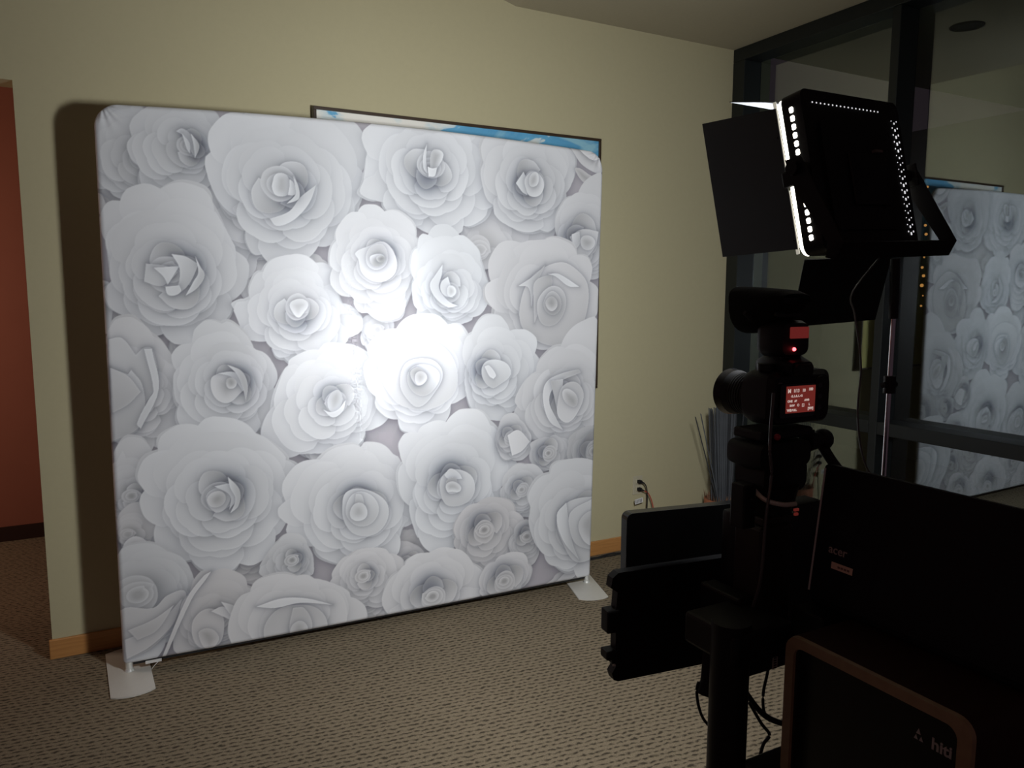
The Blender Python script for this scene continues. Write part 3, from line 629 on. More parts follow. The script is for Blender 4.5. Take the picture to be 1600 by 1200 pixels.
    ('r',(2205,715),45,2.9,0.5,0.68,0.35,[(2058,745),(2095,808),(2192,828),(2251,796),(2235,627),(2117,646),(2067,678)],4),
    ('r',(1784,559),31,2.42,0.55,0.79,0.3,[(1677,587),(1723,653),(1801,687),(1881,637),(1903,562),(1882,465),(1802,416),(1731,451),(1688,505)],4),
    ('r',(1580,381),44,2.24,0.75,0.76,0.75,[(1428,364),(1462,454),(1540,523),(1660,509),(1748,449),(1785,362),(1760,266),(1678,229),(1608,191),(1515,229),(1455,296)],4),
    ('r',(1814,315),28,2.26,0.7,0.74,0.5,[(1738,336),(1784,385),(1846,377),(1895,297),(1884,231),(1833,172),(1775,198),(1731,271)],4),
    ('r',(2149,346),67,2.71,0.55,0.8,0.25,[(1838,471),(1867,550),(1947,623),(2060,652),(2254,642),(2244,141),(2106,93),(2009,144),(1933,217),(1876,316)],4),
    ('p',[(1987,385),(2062,466),(2238,473),(2224,137),(2106,135),(2027,244)],0,0.8,0.74,-1.57,0.2,0.05,0.25),
    ('p',[(1987,402),(2043,462),(2056,376),(2085,235),(2125,142),(2027,261)],0,0.86,0.7,-0.0,0.1,0.07,0.25),
    ('p',[(2071,408),(2198,460),(2215,181),(2104,232),(2064,324)],0,0.8,0.72,-1.57,0.2,0.05,0.25),
    ('p',[(2122,350),(2211,390),(2223,215),(2151,243)],1,0.74,0.8,-1.57,0.3,0.06,0.25),
    ('r',(661,373),23,0.41,0.75,0.8,0.3,[(521,353),(562,403),(605,468),(672,478),(726,436),(738,346),(736,288),(653,273),(586,299)],4),
    ('r',(975,248),27,0.2,0.6,0.82,0.6,[(829,258),(865,311),(909,355),(1013,357),(1103,334),(1148,266),(1107,195),(1084,122),(1007,96),(934,149),(862,192)],4),
    ('r',(1308,91),52,1.9,0.7,0.83,0.5,[(1083,45),(1100,165),(1179,245),(1211,286),(1291,305),(1405,288),(1505,224),(1563,133),(1573,66),(1453,39),(1320,15),(1192,8)],4),
    ('r',(1689,102),45,1.93,0.55,0.8,0.6,[(1556,85),(1584,163),(1643,209),(1749,225),(1822,173),(1822,106),(1786,52),(1696,27),(1608,27)],4),
    ('r',(50,323),65,-0.17,0.25,0.83,0.15,[(-10,492),(60,513),(169,491),(231,373),(233,263),(197,173),(134,103),(72,48),(-9,52),(-25,203)],4),
    ('p',[(-14,268),(106,259),(160,303),(228,305),(194,201),(98,97),(3,63),(-20,68)],1,0.8,0.72,-1.57,0.4,0.05,0.25),
    ('p',[(-5,146),(78,169),(156,222),(214,280),(174,178),(86,100),(-2,64)],0,0.82,0.76,-1.57,0.5,0.07,0.25),
    ('p',[(9,183),(103,211),(182,258),(113,162),(41,136)],0,0.8,0.72,-1.57,0.5,0.06,0.25),
    ('r',(346,158),37,-1.16,0.2,0.79,0.65,[(191,147),(224,223),(251,287),(279,351),(329,376),(417,342),(466,291),(489,201),(460,121),(393,49),(291,42),(204,52)],4),
    ('p',[(246,163),(298,217),(360,189),(369,111),(341,51),(266,61)],1,0.78,0.82,-1.57,0.7,0.06,0.25),
    ('p',[(269,117),(294,134),(331,118),(347,73),(303,39)],1,0.74,0.82,-1.57,0.7,0.07,0.25),
    ('p',[(322,204),(373,214),(417,144),(427,128),(377,166)],0,0.84,0.88,-0.0,0.6,0.07,0.25),
    ('p',[(362,239),(424,199),(427,128),(397,176)],0,0.86,0.72,-0.0,0.5,0.07,0.25),
    ('r',(665,60),46,1.69,0.6,0.83,0.5,[(397,34),(428,170),(478,260),(572,293),(694,281),(819,215),(919,152),(962,74),(931,13),(771,15),(576,10)],4),
    ('p',[(530,78),(581,155),(669,168),(760,136),(806,53),(770,-30),(562,-1)],1,0.8,0.74,-4.71,0.5,0.06,0.25),
    ('p',[(502,190),(610,208),(719,188),(831,138),(691,173),(581,170)],0,0.9,0.84,-1.57,0.3,0.06,0.3),
    ('p',[(638,71),(657,156),(704,147),(738,66),(714,11),(645,11)],0,0.8,0.72,-4.71,0.5,0.06,0.25),
    ('p',[(646,69),(683,92),(716,62),(709,21),(653,21)],1,0.74,0.82,-1.57,0.5,0.07,0.25),
    ('p',[(329,376),(308,346),(251,273),(130,21),(118,24),(231,277),(299,361)],0,0.86,0.82,-1.57,0.5,0.05,0.35),
]
def rose_backdrop():
    A = Vector((.045, 3.352, 0)); Bv = Vector((2.247, 3.282, 0)); tx = (Bv - A).normalized(); ang = math.atan2(tx.y, tx.x)
    t = thing('rose_backdrop', 'tall stretched fabric backdrop printed with white paper roses on two silver feet', 'backdrop', (.045, 3.352, 0))
    t.rotation_euler = (0, 0, ang)
    PX = 2.0; X0 = -30; Z0 = 10; WW = 1150; HH = 1130
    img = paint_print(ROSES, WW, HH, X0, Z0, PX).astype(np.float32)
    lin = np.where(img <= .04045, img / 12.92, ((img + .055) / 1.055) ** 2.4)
    NU, NV = 960, 950
    v = np.linspace(0, 1, NV)
    def prof(v):   # left and right edge (m) of the cloth at height fraction v, rounded top corners
        zb = .040; zt = 2.226
        z = zb + (zt - zb) * v
        xl = -.016 + .012 * v; xr = 2.199 + .039 * v
        return z, xl, xr
    z, xl, xr = prof(v)
    RC = .085; RB = .018
    def inset(h, R): 
        h = np.clip(h, 0, R); return R - np.sqrt(np.maximum(R * R - (R - h) ** 2, 0))
    ht = (z[-1] - z); hb = z - z[0]
    ins = inset(ht, RC) + inset(hb, RB)
    xl = xl + ins; xr = xr - ins
    u = np.linspace(0, 1, NU)
    X = xl[:, None] + (xr - xl)[:, None] * u[None]
    Z = np.repeat(z[:, None], NU, 1)
    bow = .030 * (1 - ((X - 1.11) / 1.11) ** 2) * (v[:, None] ** 3) - .004 * (1 - ((X - 1.11) / 1.11) ** 2) * ((1 - v[:, None]) ** 3)
    Zb = Z + bow
    # distance to the outline -> the cloth rolls round a 16 mm tube
    dL = np.minimum(X - (-.016 + .012 * v[:, None]), (2.199 + .039 * v[:, None]) - X)
    dT = np.minimum(ht[:, None], hb[:, None])
    def corner(dx, dy, R):
        inside = (dx < R) & (dy < R)
        return np.where(inside, R - np.hypot(R - dx, R - dy), np.minimum(dx, dy))
    dd = np.where(ht[:, None] < hb[:, None], corner(dL, dT, RC), corner(dL, dT, RB)); dd = np.clip(dd, 0, None)
    RT = .018
    roll = RT - np.sqrt(np.maximum(RT ** 2 - (RT - np.clip(dd, 0, RT)) ** 2, 0))
    Yf = -.020 + roll
    # puckers radiating from the two top corners
    for cx, sg in ((-.004 + .03, 1), (2.238 - .03, -1)):
        dx = (X - cx) * sg; dz = (z[-1] - .0 - Z)
        rr = np.hypot(dx, dz); th = np.arctan2(dz, dx)
        Yf = Yf - .0035 * np.sin(th * 15 + 3 * rr * 8) * np.exp(-(rr / .075) ** 2) * (dd > .002)
    Yf = Yf + .0012 * np.sin(X * 3.1 + 1) * np.sin(Z * 2.3)
    # colours
    fi = (X * 1000 - X0) / PX - .5; fj = (Zb * 1000 - Z0) / PX - .5
    i0 = np.clip(np.floor(fi).astype(int), 0, WW - 2); j0 = np.clip(np.floor(fj).astype(int), 0, HH - 2)
    a = np.clip(fi - i0, 0, 1)[..., None]; b = np.clip(fj - j0, 0, 1)[..., None]
    colr = (lin[j0, i0] * (1 - a) + lin[j0, i0 + 1] * a) * (1 - b) + (lin[j0 + 1, i0] * (1 - a) + lin[j0 + 1, i0 + 1] * a) * b
    nv = NU * NV; co = np.stack([X, Yf, Zb], -1).reshape(-1, 3)
    idx = np.arange(nv).reshape(NV, NU)
    q = np.stack([idx[:-1, :-1], idx[:-1, 1:], idx[1:, 1:], idx[1:, :-1]], -1).reshape(-1, 4)
    # coarse back sheet
    ju = np.linspace(0, NU - 1, 60).astype(int); jv = np.unique(np.r_[np.linspace(0, NV - 1, 50).astype(int), np.arange(NV - 36, NV), np.arange(0, 8)])
    cb = np.stack([X[jv][:, ju], -(Yf[jv][:, ju]) , Zb[jv][:, ju]], -1); cb[..., 1] = np.maximum(cb[..., 1], 0) 
    nb = cb.shape[0] * cb.shape[1]; ib = np.arange(nb).reshape(cb.shape[:2]) + nv
    qb = np.stack([ib[:-1, :-1], ib[1:, :-1], ib[1:, 1:], ib[:-1, 1:]], -1).reshape(-1, 4)
    co = np.r_[co, cb.reshape(-1, 3)]; qq = np.r_[q, qb]
    me = bpy.data.meshes.new('printed_fabric'); me.vertices.add(len(co)); me.vertices.foreach_set('co', co.astype(np.float32).ravel())
    me.loops.add(len(qq) * 4); me.loops.foreach_set('vertex_index', qq.astype(np.int32).ravel())
    me.polygons.add(len(qq)); me.polygons.foreach_set('loop_start', np.arange(0, len(qq) * 4, 4, dtype=np.int32))
    try: me.polygons.foreach_set('loop_total', np.full(len(qq), 4, np.int32))
    except Exception: pass
    me.polygons.foreach_set('use_smooth', np.ones(len(qq), bool))
    me.update(calc_edges=True)
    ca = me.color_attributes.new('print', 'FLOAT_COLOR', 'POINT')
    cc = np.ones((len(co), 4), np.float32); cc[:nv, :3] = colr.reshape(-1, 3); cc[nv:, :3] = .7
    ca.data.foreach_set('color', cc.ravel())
    m = bpy.data.materials.new('printed_stretch_fabric'); m.use_nodes = True; nt = m.node_tree; bs = nt.nodes['Principled BSDF']
    at = nt.nodes.new('ShaderNodeAttribute'); at.attribute_name = 'print'
    gm = nt.nodes.new('ShaderNodeVectorMath'); gm.operation = 'MULTIPLY'; gm.inputs[1].default_value = (1.0, 1.0, 1.0)
    nt.links.new(at.outputs['Color'], gm.inputs[0]); nt.links.new(gm.outputs[0], bs.inputs['Base Color'])
    bs.inputs['Roughness'].default_value = .55; bs.inputs['Specular IOR Level'].default_value = .25
    bs.inputs['Sheen Weight'].default_value = .1
    me.materials.append(m)
    o = bpy.data.objects.new('printed_fabric', me); COL.objects.link(o); o.parent = t
    # tube frame inside: posts reach down to the feet
    zw = mat('white_tube', (.66, .67, .63), .3, .3)
    for s, nm in ((.005, -12), (2.185, 14)):
        bm = B(); cyl(bm, (s, 0, .006), (s, 0, .10), .0135, n=20); cyl(bm, (s, 0, .006), (s, 0, .016), .019, .015, n=20)
        obj('post', bm, zw, t, True)
    bm = B(); bx(bm, (.02, -.006, .030), (2.17, .012, .046)); obj('shaded_bottom_rail', bm, M_rubber, t)  # frame underside, with the shadow under the cloth put into its black
    # flat steel feet with bowed ends
    for s, a0, x0 in ((.005, 3.5, .0), (2.185, -14.5, -.03)):
        bm = B(); pts = []
        hw, ln = .078, .205
        for k in range(9): u_ = -1 + 2 * k / 8; pts.append((u_ * hw, -ln - .022 * (1 - u_ * u_) + (.0 if abs(u_) < .99 else .004)))
        for k in range(9): u_ = 1 - 2 * k / 8; pts.append((u_ * hw, ln + .022 * (1 - u_ * u_)))
        Mz = Matrix.Translation((s + x0, 0, 0)) @ Matrix.Rotation(rad(a0), 4, 'Z')
        prism(bm, [Mz @ Vector((p[0], p[1], 0.001)) for p in pts], (0, 0, .005))
        obj('foot_plate', bm, M_silver, t)
    bm = B(); bx(bm, (.065, -.024, .030), (.125, -.019, .041)); tube(bm, [(.12, -.022, .036), (.10, -.028, .022), (.086, -.034, .008)], .0012, 6)
    obj('fabric_tie', bm, M_white, t)
    return t
rose_backdrop()

# ================================================================== WALL SOCKET AND CORDS
t = thing('wall_outlet', 'ivory double wall outlet with two black plugs near the oak baseboard', 'outlet', (2.82, YW, .385))
bm = B(); bx(bm, (-.035, -.006, -.057), (.035, 0, .057), .003); obj('cover_plate', bm, M_plate, t)
for z_ in (.022, -.020):
    bm = B(); bx(bm, (-.016, -.009, z_ - .014), (.016, -.006, z_ + .014), .004); obj('socket', bm, M_plate, t)
def plug(name, z_, label):
    o = thing(name, label, 'plug', (2.822, YW - .009, .385 + z_))
    bm = B(); bx(bm, (-.012, -.026, -.010), (.012, 0, .010), .004); cyl(bm, (.004, -.022, 0), (.020, -.034, -.008), .007, .004, 12)
    obj('plug_body', bm, M_plastic, o, True)
    return o
pl1 = plug('power_plug', .024, 'upper black plug in the wall outlet')
bm = B(); tube(bm, [(.018, -.033, -.007), (.034, -.036, -.035), (.040, -.038, -.10), (.034, -.04, -.20), (.018, -.045, -.33), (-.02, -.06, -.399), (-.28, -.06, -.403), (-.40, -.065, -.403)], .0035, 8)
obj('cord', bm, M_rubber, pl1, True)
pl2 = plug('power_plug', -.022, 'lower black plug in the wall outlet with a red cord')
bm = B(); tube(bm, [(.018, -.033, -.007), (.05, -.038, -.03), (.08, -.04, -.10), (.095, -.045, -.20), (.10, -.05, -.34), (.16, -.09, -.354)], .0035, 8)
obj('cord', bm, M_redcord, pl2, True)
lt = thing('cord_tag', 'white paper warning tag hanging on the cord below the outlet', 'tag', (2.800, YW - .046, .300))
bm = B(); bx(bm, (-.030, -.0005, -.015), (.030, .0005, .015)); bm.transform(Matrix.Rotation(rad(-8), 4, 'Y')); obj('paper', bm, M_white, lt)
bm = B()
for k in range(5): bx(bm, (-.024 + k * .010, -.0012, -.010), (-.019 + k * .010, -.0006, .010))
bm.transform(Matrix.Rotation(rad(-8), 4, 'Y')); obj('printed_lines', bm, mat('grey_print', (.25, .25, .25), .7), lt)
bm = B(); tube(bm, [(2.33, 3.56, .006), (2.42, 3.585, .006), (2.50, 3.57, .006), (2.60, 3.585, .006), (2.72, 3.565, .006), (2.95, 3.575, .006)], .005, 8)
tag(obj('floor_cord', bm, M_rubber, None, True), 'black cord lying on the carpet along the oak baseboard', 'cord')
bm = B(); bx(bm, (2.300, 3.535, .001), (2.345, 3.575, .035), .008)
tag(obj('cord_connector', bm, M_rubber), 'small black block on the cord behind the right foot of the backdrop', 'connector')

# ================================================================== POT OF STICKS
rng = random.Random(5)
px_, py_ = 3.285, 3.40
t = thing('terracotta_pot', 'terracotta pot standing in the corner below the grey sticks', 'pot', (px_, py_, 0))
bm = B(); prof = [(.0, .0), (.070, 0), (.095, .245), (.106, .245), (.106, .298), (.092, .298), (.088, .255), (0, .255)]
for i in range(len(prof) - 1):
    pass
n = 28; rings = [[bm.verts.new((max(r_, .001) * math.cos(2 * math.pi * k / n), max(r_, .001) * math.sin(2 * math.pi * k / n), z_)) for k in range(n)] for r_, z_ in prof]
for a, b in zip(rings[:-1], rings[1:]):
    for k in range(n): bm.faces.new((a[k], a[(k + 1) % n], b[(k + 1) % n], b[k]))
obj('pot_body', bm, mat('terracotta', (.42, .15, .075), .7, nz=.15), t, True)
bm = B()
for k in range(46):
    a = k * 2 * math.pi / 46; r_ = .078 + .016 * rng.random()
    p0 = Vector((r_ * math.cos(a), r_ * math.sin(a), .268)); p1 = Vector((r_ * 1.22 * math.cos(a + .08), r_ * 1.22 * math.sin(a + .08), .318 + .03 * rng.random()))
    p2 = Vector((r_ * 1.1 * math.cos(a + .16), r_ * 1.1 * math.sin(a + .16), .278))
    vs = [bm.verts.new(p) for p in (p0, p1, p2)]; bm.faces.new(vs)
bmesh.ops.solidify(bm, geom=bm.faces[:], thickness=.001)
obj('crinkled_wrap', bm, mat('brown_wrap', (.40, .24, .15), .35), t)
def stick(name, base, top, wd, label, group=None):
    base = Vector(base); top = Vector(top); bm = B()
    d = (top - base); s = Vector((1, -.35, 0)).normalized() * wd; e = Vector((0, .0012, 0))
    pts = [base - s, base + s, base + d + s, base + d - s + Vector((0, 0, .004))]
    prism(bm, [p - e / 2 - base for p in pts], e)
    o = obj(name, bm, M_stick2 if rng.random() < .33 else M_stick); o.location = base
    tag(o, label, 'stick', group); return o
M_stick2 = mat('dark_grey_stick', (.030, .033, .037), .75, nz=.3, scale=14)
M_stick = mat('grey_stick', (.075, .082, .09), .7, nz=.3, scale=14)
NS = 44
for k in range(NS):
    u_ = (k + .5) / NS; row = k % 4
    bxx = -.070 + .140 * u_ + .004 * (rng.random() - .5); byy = -.024 + .016 * row
    tx_ = -.125 + .215 * u_; ty = byy * .8 + .01 * (rng.random() - .5)
    stick('decorative_stick', (px_ + bxx, py_ + byy, .262), (px_ + tx_, py_ + ty, .845 + .02 * rng.random()), .0029,
          'grey flat stick in the dense upright bundle in the terracotta pot', 'grey sticks of the bundle')
for dx, tz, bx_, lab in ((-.262, .820, -.058, 'outermost grey stick splaying left from the pot'), (-.222, .835, -.050, 'second grey stick splaying left from the pot'),
                         (.118, .835, .076, 'lone grey stick standing to the right of the bundle in the pot')):
    stick('decorative_stick', (px_ + bx_, py_ - .034, .262), (px_ + dx, py_ - .034, tz), .0034, lab)

# ================================================================== LED PANEL ON ITS STAND
t = thing('led_light_panel', 'lit square LED studio light with black barn doors on a tall stand', 'studio light', M=PANEL_M)
PW, PH, PT = .295, .272, .045
def rr_prism(bm, w_, h_, r, y0, y1, cx=0, cz=0):
    return prism(bm, [(cx + a, y0, cz + b) for a, b in rrect(w_, h_, r)], (0, y1 - y0, 0))
bm = B(); rr_prism(bm, PW, PH, .016, -PT / 2, PT / 2 - .008)
rr_prism(bm, PW - .085, PH - .085, .02, -PT / 2 - .006, -PT / 2, -.008, -.008)
obj('housing', bm, M_black, t, True)
bm = B(); rr_prism(bm, PW - .004, PH - .004, .018, PT / 2 - .005, PT / 2); obj('front_rim', bm, M_glow, t)
bm = B(); rr_prism(bm, PW - .02, PH - .02, .014, PT / 2 + .001, PT / 2 + .004); obj('diffuser', bm, M_glow, t)
bm = B()
for z0_, z1_ in ((.130, .012), (-.022, -.130)):
    bx(bm, (-PW / 2 - .004, PT / 2 - .001, z1_), (-PW / 2 - .001, PT / 2 + .005, z0_), .001)
obj('side_lens', bm, mat('clear_edge', (.5, .5, .42), .3, emit=(1, .95, .8), es=.35), t)
bm = B()
for k in range(7): bx(bm, (-PW / 2 - .0012, -.0065, .106 - k * .0142 - .0046), (-PW / 2 + .001, .0005, .106 - k * .0142 + .0046), .002)
obj('side_vents', bm, M_glow, t); bm = B()
for k in range(5): bx(bm, (-PW / 2 - .0012, -.0065, -.052 - k * .0142 - .0046), (-PW / 2 + .001, .0005, -.052 - k * .0142 + .0046), .002)
obj('side_vents', bm, M_glow, t)
bm = B()
for k in range(18): bx(bm, (-.118 + k * .0115, -PT / 2 - .001, .113), (-.1154 + k * .0115, -PT / 2 + .001, .1154), .0006)
obj('top_vents', bm, M_dot, t); bm = B()
for c in range(3):
    for k in range(17): h_ = (.0012, .0023, .0015)[c] * (.7 + .5 * math.sin(k * .45 + .3) ** 2); bx(bm, (.1188 + c * .0085 - h_ * .7, -PT / 2 - .001, .1005 - h_ - k * .0128 - .004 * (c % 2)), (.1188 + c * .0085 + h_ * .7, -PT / 2 + .001, .1005 + h_ - k * .0128 - .004 * (c % 2)), .0005)
obj('right_vents', bm, M_dot, t); bm = B()
for k in range(3): bx(bm, (-.128 + k * .020, -PT / 2 - .001, -.126), (-.118 + k * .020, -PT / 2 + .001, -.124))
obj('bottom_vents', bm, M_dot, t)
bm = B(); bx(bm, (-PW / 2 - .012, -PT / 2 + .004, -.018), (-PW / 2, PT / 2 + .006, .010), .004); bx(bm, (-PW / 2 - .008, -.006, -.028), (-PW / 2, .006, .02), .003)
obj('mount_block', bm, M_plastic, t)
bm = B(); bx(bm, (-.05, -PT / 2 - .012, -.06), (.06, -PT / 2 - .005, .03), .003); obj('battery_plate', bm, M_plastic, t)
bm = B(); bx(bm, (.028, -PT / 2 - .013, .034), (.052, -PT / 2 - .006, .0385)); obj('brand_badge', bm, mat('dim_badge', (.14, .12, .11), .5), t)
M_door = mat('barn_door_metal', (.0065, .007, .009), .6, spec=.25)
yf = PT / 2
def door(pts, nrm, m=M_door):
    bm = B(); prism(bm, pts, Vector(nrm) * .0015); return obj('barn_door', bm, m, t)
door([(-PW / 2 - .004, yf, .118), (-PW / 2 + .043, yf + .195, .170), (-PW / 2 + .043, yf + .195, -.090), (-PW / 2 - .004, yf, -.122)], (-1, 0, 0))
door([(-.138, yf, -PH / 2 - .003), (.132, yf, -PH / 2 - .003), (.214, yf + .100, -PH / 2 - .112), (-.056, yf + .106, -PH / 2 - .107)], (0, 0, -1))
door([(-.140, yf, PH / 2 - .006), (.140, yf, PH / 2 - .006), (.110, yf + .12, PH / 2 + .040), (-.118, yf + .116, PH / 2 + .043)], (0, 0, 1), mat('barn_door_lit', (.040, .042, .046), .5))  # paler copy of the door metal; LED light on its underside put into colour
door([(PW / 2 + .004, yf, .122), (PW / 2 + .10, yf + .15, .150), (PW / 2 + .10, yf + .15, -.13), (PW / 2 + .004, yf, -.122)], (1, 0, 0))
for z_ in (.095, .070, -.085, -.105):
    bm = B(); sph(bm, (-PW / 2 - .006, yf + .004, z_), .0022, 8); obj('hinge_screw', bm, M_plastic, t)
bm = B(); HX = .172
bx(bm, (HX - .003, -.028, -.018), (HX + .003, .004, .024), .002)
for sg in (-1, 1):
    prism(bm, [(sg * HX, .004, .022), (sg * HX, -.024, .020), (sg * HX, -.076, -.135), (sg * HX, -.058, -.158), (sg * HX, -.042, -.150), (sg * HX, -.048, -.128), (sg * HX, -.002, -.018)], (.004 * sg, 0, 0))
prism(bm, [(-HX - .004, -.076, -.135), (-HX - .004, -.058, -.158), (-HX - .004, -.040, -.150), (-HX - .004, -.060, -.130)], (2 * HX + .008, 0, 0))
obj('yoke', bm, M_black, t)
for sg in (-1, 1):
    bm = B(); cyl(bm, (sg * PW / 2, -.010, .004), (sg * (HX + .012), -.010, .004), .011, n=16); obj('yoke_knob', bm, M_plastic, t, True)

base = PANEL_M @ Vector((0, -.056, -.158))
t = thing('light_stand', 'slim black and chrome light stand rising behind the laptop to the LED light', 'light stand', (base.x + .008, base.y + .002, 0))
L0 = Vector((0, 0, 0)); up = base - Vector(t.location)
bm = B(); cyl(bm, (.0, .0, .10), (0, 0, 1.10), .014, n=16); obj('lower_tube', bm, M_black, t, True)
bm = B(); cyl(bm, (0, 0, 1.10), (0, 0, 1.50), .0042, n=14); obj('chrome_tube', bm, M_chrome, t, True)
bm = B(); tube(bm, [(0, 0, 1.495), (up.x, up.y, up.z - .002)], .008, 12); obj('stud', bm, M_black, t, True)
bm = B(); cyl(bm, (0, 0, 1.365), (0, 0, 1.395), .010, n=16); cyl(bm, (-.018, 0, 1.38), (.016, 0, 1.38), .005, n=12); obj('collar', bm, M_plastic, t, True)
for k in range(3):
    a = rad(30 + 120 * k); e = Vector((math.cos(a), math.sin(a), 0))
    bm = B(); cyl(bm, e * .02 + Vector((0, 0, .42)), e * .34 + Vector((0, 0, .012)), .008, n=12); cyl(bm, e * .014 + Vector((0, 0, .16)), e * .20 + Vector((0, 0, .19)), .005, n=10)
    obj('leg', bm, M_black, t, True)
cabA = PANEL_M @ Vector((.02, -.03, -.14))
bm = B(); tube(bm, [cabA, (1.160, .905, 1.54), (1.154, .894, 1.503), (1.158, .884, 1.448), (1.158, .878, 1.405), (1.150, .874, 1.339), (1.150, .866, 1.284), (1.160, .858, 1.24), (1.185, .845, 1.19), (1.19, .85, 1.05)], .0017, 8)
tag(obj('light_cable', bm, M_grey, None, True), 'thin grey cable hanging from the LED light beside the chrome stand', 'cable')

# ================================================================== CAMERA WITH FLASH
CY = .865
t = thing('digital_camera', 'black digital camera seen from behind with a red lit screen, on a tripod head', 'camera', (.985, CY, 1.372), M=Matrix.Translation((.985, CY, 1.372)) @ Matrix.Rotation(rad(-2.6), 4, 'Z'))
def hull_box(bm, sections, n=24):
    rings = []
    for y_, cx, cz, w_, h_, r in sections:
        rings.append([bm.verts.new((cx + a, y_, cz + b)) for a, b in rrect(w_, h_, r, 5)])
    m_ = len(rings[0])
    for a, b in zip(rings[:-1], rings[1:]):
        for k in range(m_): bm.faces.new((a[k], b[k], b[(k + 1) % m_], a[(k + 1) % m_]))
    bm.faces.new(rings[0]); bm.faces.new(rings[-1][::-1]); bmesh.ops.recalc_face_normals(bm, faces=bm.faces[:]); return bm
bm = B(); hull_box(bm, [(-.006, .008, -.002, .118, .074, .012), (.002, .008, 0, .136, .086, .016), (.040, .006, 0, .138, .088, .020), (.052, .0, 0, .128, .080, .022)])
obj('body', bm, M_plastic, t, True)
bm = B(); hull_box(bm, [(-.008, .050, -.002, .032, .070, .014), (.02, .058, -.004, .040, .078, .018), (.060, .058, -.004, .040, .076, .018), (.074, .056, -.004, .030, .066, .014)])
obj('grip', bm, M_rubber, t, True)
bm = B(); hull_box(bm, [(-.016, -.004, .047, .044, .022, .006), (.010, -.004, .051, .062, .030, .010), (.044, -.004, .051, .056, .032, .012), (.066, -.004, .047, .040, .022, .008)])
obj('viewfinder_hump', bm, M_plastic, t, True)
bm = B(); rr_prism(bm, .036, .018, .005, -.022, -.015, -.004, .046); obj('eyecup', bm, M_rubber, t)
bm = B(); cyl(bm, (-.046, .020, .043), (-.046, .020, .054), .013, n=24); obj('mode_dial', bm, M_plastic, t, True)
bm = B(); cyl(bm, (.052, .03, .040), (.052, .03, .049), .011, n=20); obj('command_dial', bm, M_plastic, t, True)
bm = B(); cyl(bm, (-.010, .052, -.004), (-.010, .078, -.004), .034, n=40); cyl(bm, (-.010, .078, -.006), (-.010, .110, -.006), .0345, n=40)
cyl(bm, (-.010, .110, -.006), (-.010, .122, -.006), .0355, .0385, n=40); obj('lens_barrel', bm, M_plastic, t, True)
bm = B()
for y_ in (.082, .088, .094, .100, .106): cyl(bm, (-.010, y_, -.006), (-.010, y_ + .003, -.006), .0356, n=40)
obj('zoom_ring', bm, M_rubber, t, True)
bm = B(); n = 40
ra = [[bm.verts.new((-.010 + r_ * math.cos(2 * math.pi * k / n), y_, -.006 + r_ * math.sin(2 * math.pi * k / n))) for k in range(n)] for r_, y_ in ((.0385, .122), (.0405, .138), (.0385, .139), (.0365, .124))]
for a, b in zip(ra[:-1], ra[1:]):
    for k in range(n): bm.faces.new((a[k], a[(k + 1) % n], b[(k + 1) % n], b[k]))
obj('lens_hood', bm, M_gloss, t, True)
bm = B(); cyl(bm, (-.010, .120, -.006), (-.010, .124, -.006), .036, n=32); obj('front_glass', bm, M_gloss, t)
bm = B(); rr_prism(bm, .074, .054, .004, -.0095, -.005, -.004, -.004); obj('screen_bezel', bm, M_gloss, t)
bm = B(); bx(bm, (-.029, -.0105, -.0235), (.033, -.0095, .0195)); scr = obj('screen', bm, mat('lcd_red', (.02, .004, .004), .3, emit=(.42, .055, .042), es=.30), t)
ui = B()
def put(s_, size, x, z_):
    b2 = text_bm(s_, size, Matrix.Translation((x, -.0108, z_)) @ Matrix.Rotation(rad(90), 4, 'X'), .0001, .00025)
    me = bpy.data.meshes.new('tmp'); b2.to_mesh(me); b2.free(); ui.from_mesh(me); bpy.data.meshes.remove(me)
put('M', .0088, -.0235, .0118); put('1/13', .0072, -.0085, .0118); put('10', .0068, .0075, .0118); put('100', .0062, .0225, .0130)
put('-2..1..0..1..+2', .0048, -.0075, .0035)
put('ONE', .0050, -.0215, -.0045); put('AF', .0046, -.0095, -.0045); put('AWB', .0046, .0145, -.0040)
put('RAW', .0044, -.0165, -.0115); put('O', .0056, -.0035, -.0115); put('[ ]', .0054, .0070, -.0115); put('L', .0052, .0205, -.0112)
put('WB', .0060, -.0225, -.0190); put('FULL', .0048, -.0115, -.0190); put('[999]', .0056, .0235, -.0180)
obj('screen_text', ui, mat('lcd_text', (.5, .45, .42), .4, emit=(.85, .66, .60), es=.55), scr)
bm = B(); [cyl(bm, (.046, -.0085, z_), (.046, -.0045, z_), .0045, n=16) for z_ in (.018, .0, -.018)]; obj('buttons', bm, M_gloss, t, True)
bm = B(); bx(bm, (-.044, -.0075, .024), (-.036, -.006, .0262)); obj('badge', bm, M_grey, t)

